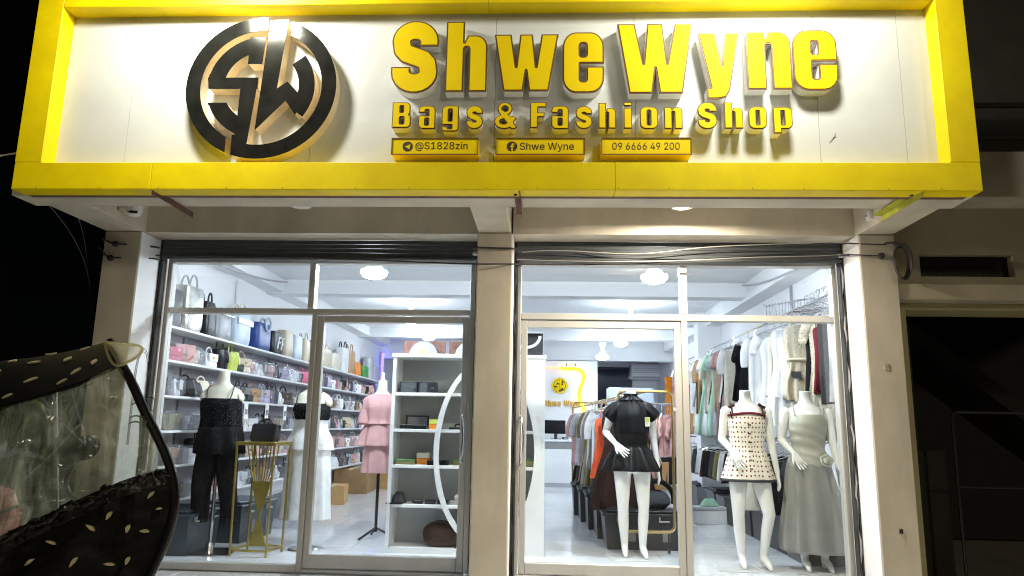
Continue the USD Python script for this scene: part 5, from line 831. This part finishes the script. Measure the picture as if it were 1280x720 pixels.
for (u, v, L, ang, w) in ((.18, .12, .07, 25, .012), (.30, .10, .05, 10, .008), (.36, .22, .055, -10, .012), (.47, .08, .06, 15, .007), (.50, .30, .05, 45, .012), (.40, .42, .05, 2, .008), (.57, .45, .05, 40, .011), (.52, .62, .05, 12, .009), (.66, .15, .06, 20, .009), (.66, .35, .055, -4, .011), (.72, .55, .055, 30, .009), (.62, .62, .055, 0, .009), (.80, .30, .05, 50, .014), (.83, .12, .05, 35, .010), (.80, .68, .05, 28, .007), (.88, .45, .05, 35, .008), (.90, .15, .045, 60, .014), (.76, .06, .045, 30, .007), (.30, .55, .06, 5, .01), (.22, .35, .06, 30, .012), (.60, .06, .045, 25, .007), (.42, .62, .045, 20, .007)):
    i = u*39; x, z = edge[int(i)]; c = roof_pt(u, v); du = roof_pt(min(1, u+.03), v)-c; dv = roof_pt(u, min(1, v+.06))-c; du /= np.linalg.norm(du); dv /= np.linalg.norm(dv); n_ = np.cross(du, dv); n_ *= -1 if n_[1] > 0 else 1
    q = math.radians(ang); A_ = du*math.cos(q)+dv*math.sin(q); B_ = -du*math.sin(q)+dv*math.cos(q); t_, hw = lens_leaf(L*.86, w*.9); c = c+n_*.008
    P = np.array([c+A_*a+B_*b for a, b in zip(t_, hw)]+[c+A_*a-B_*b*.5 for a, b in zip(t_[::-1], hw[::-1])]); P2 = P-n_*.006
    part(sc, 'printed_leaf', loft([P2, P]), 'leaf_print')
for (x, z, L, ang, w) in ((-1.40, .842, .055, 62, .012), (-1.29, .905, .05, 55, .010), (-1.235-.03, .86, .03, 10, .009), (-1.45, .805, .06, -38, .013), (-1.56, .76, .06, -20, .011), (-1.345, .80, .05, 75, .012), (-1.30, .79, .05, -8, .013), (-1.62, .70, .06, 40, .011), (-1.49, .70, .07, 55, .012), (-1.39, .69, .06, -8, .012), (-1.34, .70, .05, 70, .012), (-1.75, .70, .06, 10, .011)):
    q = math.radians(ang); t_, hw = lens_leaf(L*.55, w*.62); P = []
    for a, b in list(zip(t_, hw))+[(a, -b*.5) for a, b in zip(t_[::-1], hw[::-1])]:
        xx, zz = x+a*math.cos(q)-b*math.sin(q), z+a*math.sin(q)+b*math.cos(q); P.append((xx, bulge(xx, zz)-.032, zz))
    P = np.array(P); part(sc, 'printed_leaf', loft([P+[0, .006, 0], P]), 'leaf_print')
# clear peak at the roof's front corner
P0 = np.array([(-1.492, 1.405), (-1.44, 1.398), (-1.392, 1.396), (-1.376, 1.385), (-1.385, 1.358), (-1.41, 1.338), (-1.435, 1.325)]); 
m_ = sheet(Polygon(P0).buffer(.004), .012, .03, 8, -.02); part(sc, 'clear_peak', m_, 'peak_plastic'); part(sc, 'peak_rim', tube(np.array([(x, bulge(x, z)-.03, z) for x, z in spline(np.vstack([P0, P0[:1]]), 40)]), .005, 6), 'peak_plastic')
hp = np.array([(x, bulge(x, z)-.022+.008*math.sin(x*37)+.006*math.sin(x*91), z-.006+.007*math.sin(x*53+1)) for x, z in spline(hem, 160)])
hr = tube(hp, .012+.005*np.sin(np.arange(160)*.9)+.004*np.sin(np.arange(160)*2.3), 12); hr.vertices += .007*(meshkit.fbm(hr.vertices*55, 2, 5)-.5)[:, None]; part(sc, 'hem_roll', hr, 'wrinkled_black', smooth=True)
fp = np.array([(x, bulge(x, 1.05)-.012+.006*math.sin(x*61), 1.035-.02*(x+1.8)+.008*math.sin(x*47)) for x in np.linspace(-2.0, -1.63, 70)])
fr = tube(fp, .012*np.sin(np.linspace(0, math.pi, 70))**.5+.001, 12); fr.vertices += .010*(meshkit.fbm(fr.vertices*60, 2, 6)-.5)[:, None]; part(sc, 'screen_fold', fr, 'clear_plastic', smooth=True)
for P in ([(-1.575, 1.24), (-1.545, 1.17), (-1.515, 1.10), (-1.505, 1.06)], [(-1.72, .93), (-1.63, 1.0), (-1.56, 1.09), (-1.53, 1.13)], [(-1.66, 1.21), (-1.58, 1.13), (-1.51, 1.07)]):
    part(sc, 'screen_crease', tube(np.array([(x, bulge(x, z)-.006, z) for x, z in spline(P, 20)]), .0028, 6), 'clear_plastic')
HB = (-1.92, -2.75)
part(sc, 'front_panel', loft([ell(z, a_, b_, -2.50, -2.75, 24) for z, a_, b_ in ((.30, .16, .10), (.50, .22, .12), (.74, .24, .12), (.83, .20, .11), (.87, .08, .05))]), 'red_paint', smooth=True)
part(sc, 'handlebar', tube(spline([(-2.62, -2.75, 1.02), (-2.35, -2.72, .98), (-2.15, -2.75, .95), (-2.0, -2.80, .95)], 16), .013, 8), 'dark_plastic')
part(sc, 'mirror_stem', tube(spline([(-1.98, -2.78, .80), (-2.03, -2.8, .90), (-1.98, -2.82, .97), (-1.94, -2.85, 1.01), (-1.92, -2.86, 1.03)], 16), .010, 8), 'dark_plastic')
part(sc, 'mirror', move(lathe([(0, -.012), (.06, -.010), (.075, 0), (.06, .012), (0, .014)], 20), (-1.90, -2.90, 1.03), rx=70, ry=15, s=.75), 'dark_plastic')
part(sc, 'brake_cable', [tube(spline([(-2.0, -2.8, .80), (-2.03, -2.83, .88), (-1.96, -2.86, .96)], 12), .005, 5), tube(spline([(-2.3, -2.9, .72), (-2.1, -2.95, .80), (-1.95, -2.9, .82)], 14), .008, 6)], 'rubber')
part(sc, 'wheel', move(lathe([(.12, -.04), (.2, -.05), (.235, -.03), (.235, .03), (.2, .05), (.12, .04), (.12, -.04)], 28), (-2.35, -2.8, -.06), ry=90), 'rubber'); part(sc, 'fork', tube([(-2.35, -2.75, .4), (-2.28, -2.8, -.06)], .02, 8), 'steel')
part(sc, 'canopy_pole', [tube([(-1.95, -2.9, .5), (-2.0, -3.0, 1.28)], .010, 6), tube([(-2.5, -2.9, .5), (-2.5, -3.0, 1.2)], .010, 6)], 'steel')
part(sc, 'seat', bx(-2.6, -2.2, -2.3, -1.7, .30, .42, .04), 'gloss_black'); part(sc, 'rear_body', bx(-2.58, -2.22, -2.4, -1.6, -.05, .30, .05), 'red_paint')
pp = thing('potted_plant', 'green long leaved plant in a clay pot behind the scooter', 'plant', (-2.50, -2.55, -.3))
part(pp, 'pot', lathe([(0, 0), (.18, 0), (.24, .40), (.27, .42), (.27, .46), (.22, .46), (.2, .40), (0, .38)], 28), 'pot_clay'); part(pp, 'stem', [tube(spline([(0, 0, .4), (.03*i, .03*i, .9), (.05*i, 0, 1.45)], 10), .014, 6) for i in (-1, 0, 1)], 'leaf_green')
def blade(P, w):
    S = spline(P, 12); R = []
    for k, p in enumerate(S):
        q = w*math.sin(math.pi*(k+.6)/12.5); d = S[min(k+1, 11)]-S[max(k-1, 0)]; d /= np.linalg.norm(d); s = np.cross(d, [0, 1, .2]); s /= np.linalg.norm(s); u_ = np.cross(s, d)
        R.append(np.array([p-s*q, p+u_*.004-s*q*.1, p+s*q, p-u_*.004]))
    return loft(R)
for i in range(13):
    q = i*2.4; l = .18+.16*random.random(); b_ = np.array([.04*math.cos(q), .04*math.sin(q), 1.22+.26*random.random()]); o = np.array([math.cos(q), .7*math.sin(q), 0])
    part(pp, 'leaf', blade([b_, b_+o*l*.5+[0, 0, .18], b_+o*l+[0, 0, .05-.2*random.random()]], .030), 'leaf_green', smooth=True)
tw = thing('small_plant', 'thin leafy twig sticking out in front of the left pier', 'plant', (-2.85, -.8, -.3))
part(tw, 'stem', tube(spline([(0, 0, 0), (.02, 0, .9), (-.02, 0, 1.55)], 14), .007, 6), 'leaf_green'); part(tw, 'pot', lathe([(0, 0), (.12, 0), (.15, .25), (.13, .25), (0, .22)], 20), 'pot_clay')
for i, z in enumerate((1.45, 1.50, 1.54, 1.58, 1.41)): part(tw, 'leaf', blade([(0, 0, z), (.045*(1 if i % 2 else -1), 0, z+.02), (.085*(1 if i % 2 else -1), -.02, z-.0)], .006), 'leaf_green')
cp_ = thing('paper_sheet', 'crumpled pale paper on the step beside the scooter canopy', 'paper', (-2.52, -1.25, -.02), 20)
part(cp_, 'fold', loft([np.array([[-.12, 0, 0], [.12, .02, 0], [.12, .2, .02], [-.10, .2, .01]]), np.array([[-.08, .01, .16], [.02, .02, .20], [.03, .08, .19], [-.06, .08, .17]])]), 'paper'); part(cp_, 'corner', move(bx(-.06, .06, -.03, .03, 0, .005), (.08, .02, .03), 30, rx=20), 'paper')
pb = thing('pallet_block', 'low rough concrete block under the crumpled paper', 'concrete block', (-2.52, -1.2, -.3)); part(pb, 'block', bx(-.25, .25, -.15, .2, 0, .275, .01), 'street_concrete'); part(pb, 'chip', bx(-.05, .05, -.16, -.14, .1, .2, .01), 'dirty_paint')
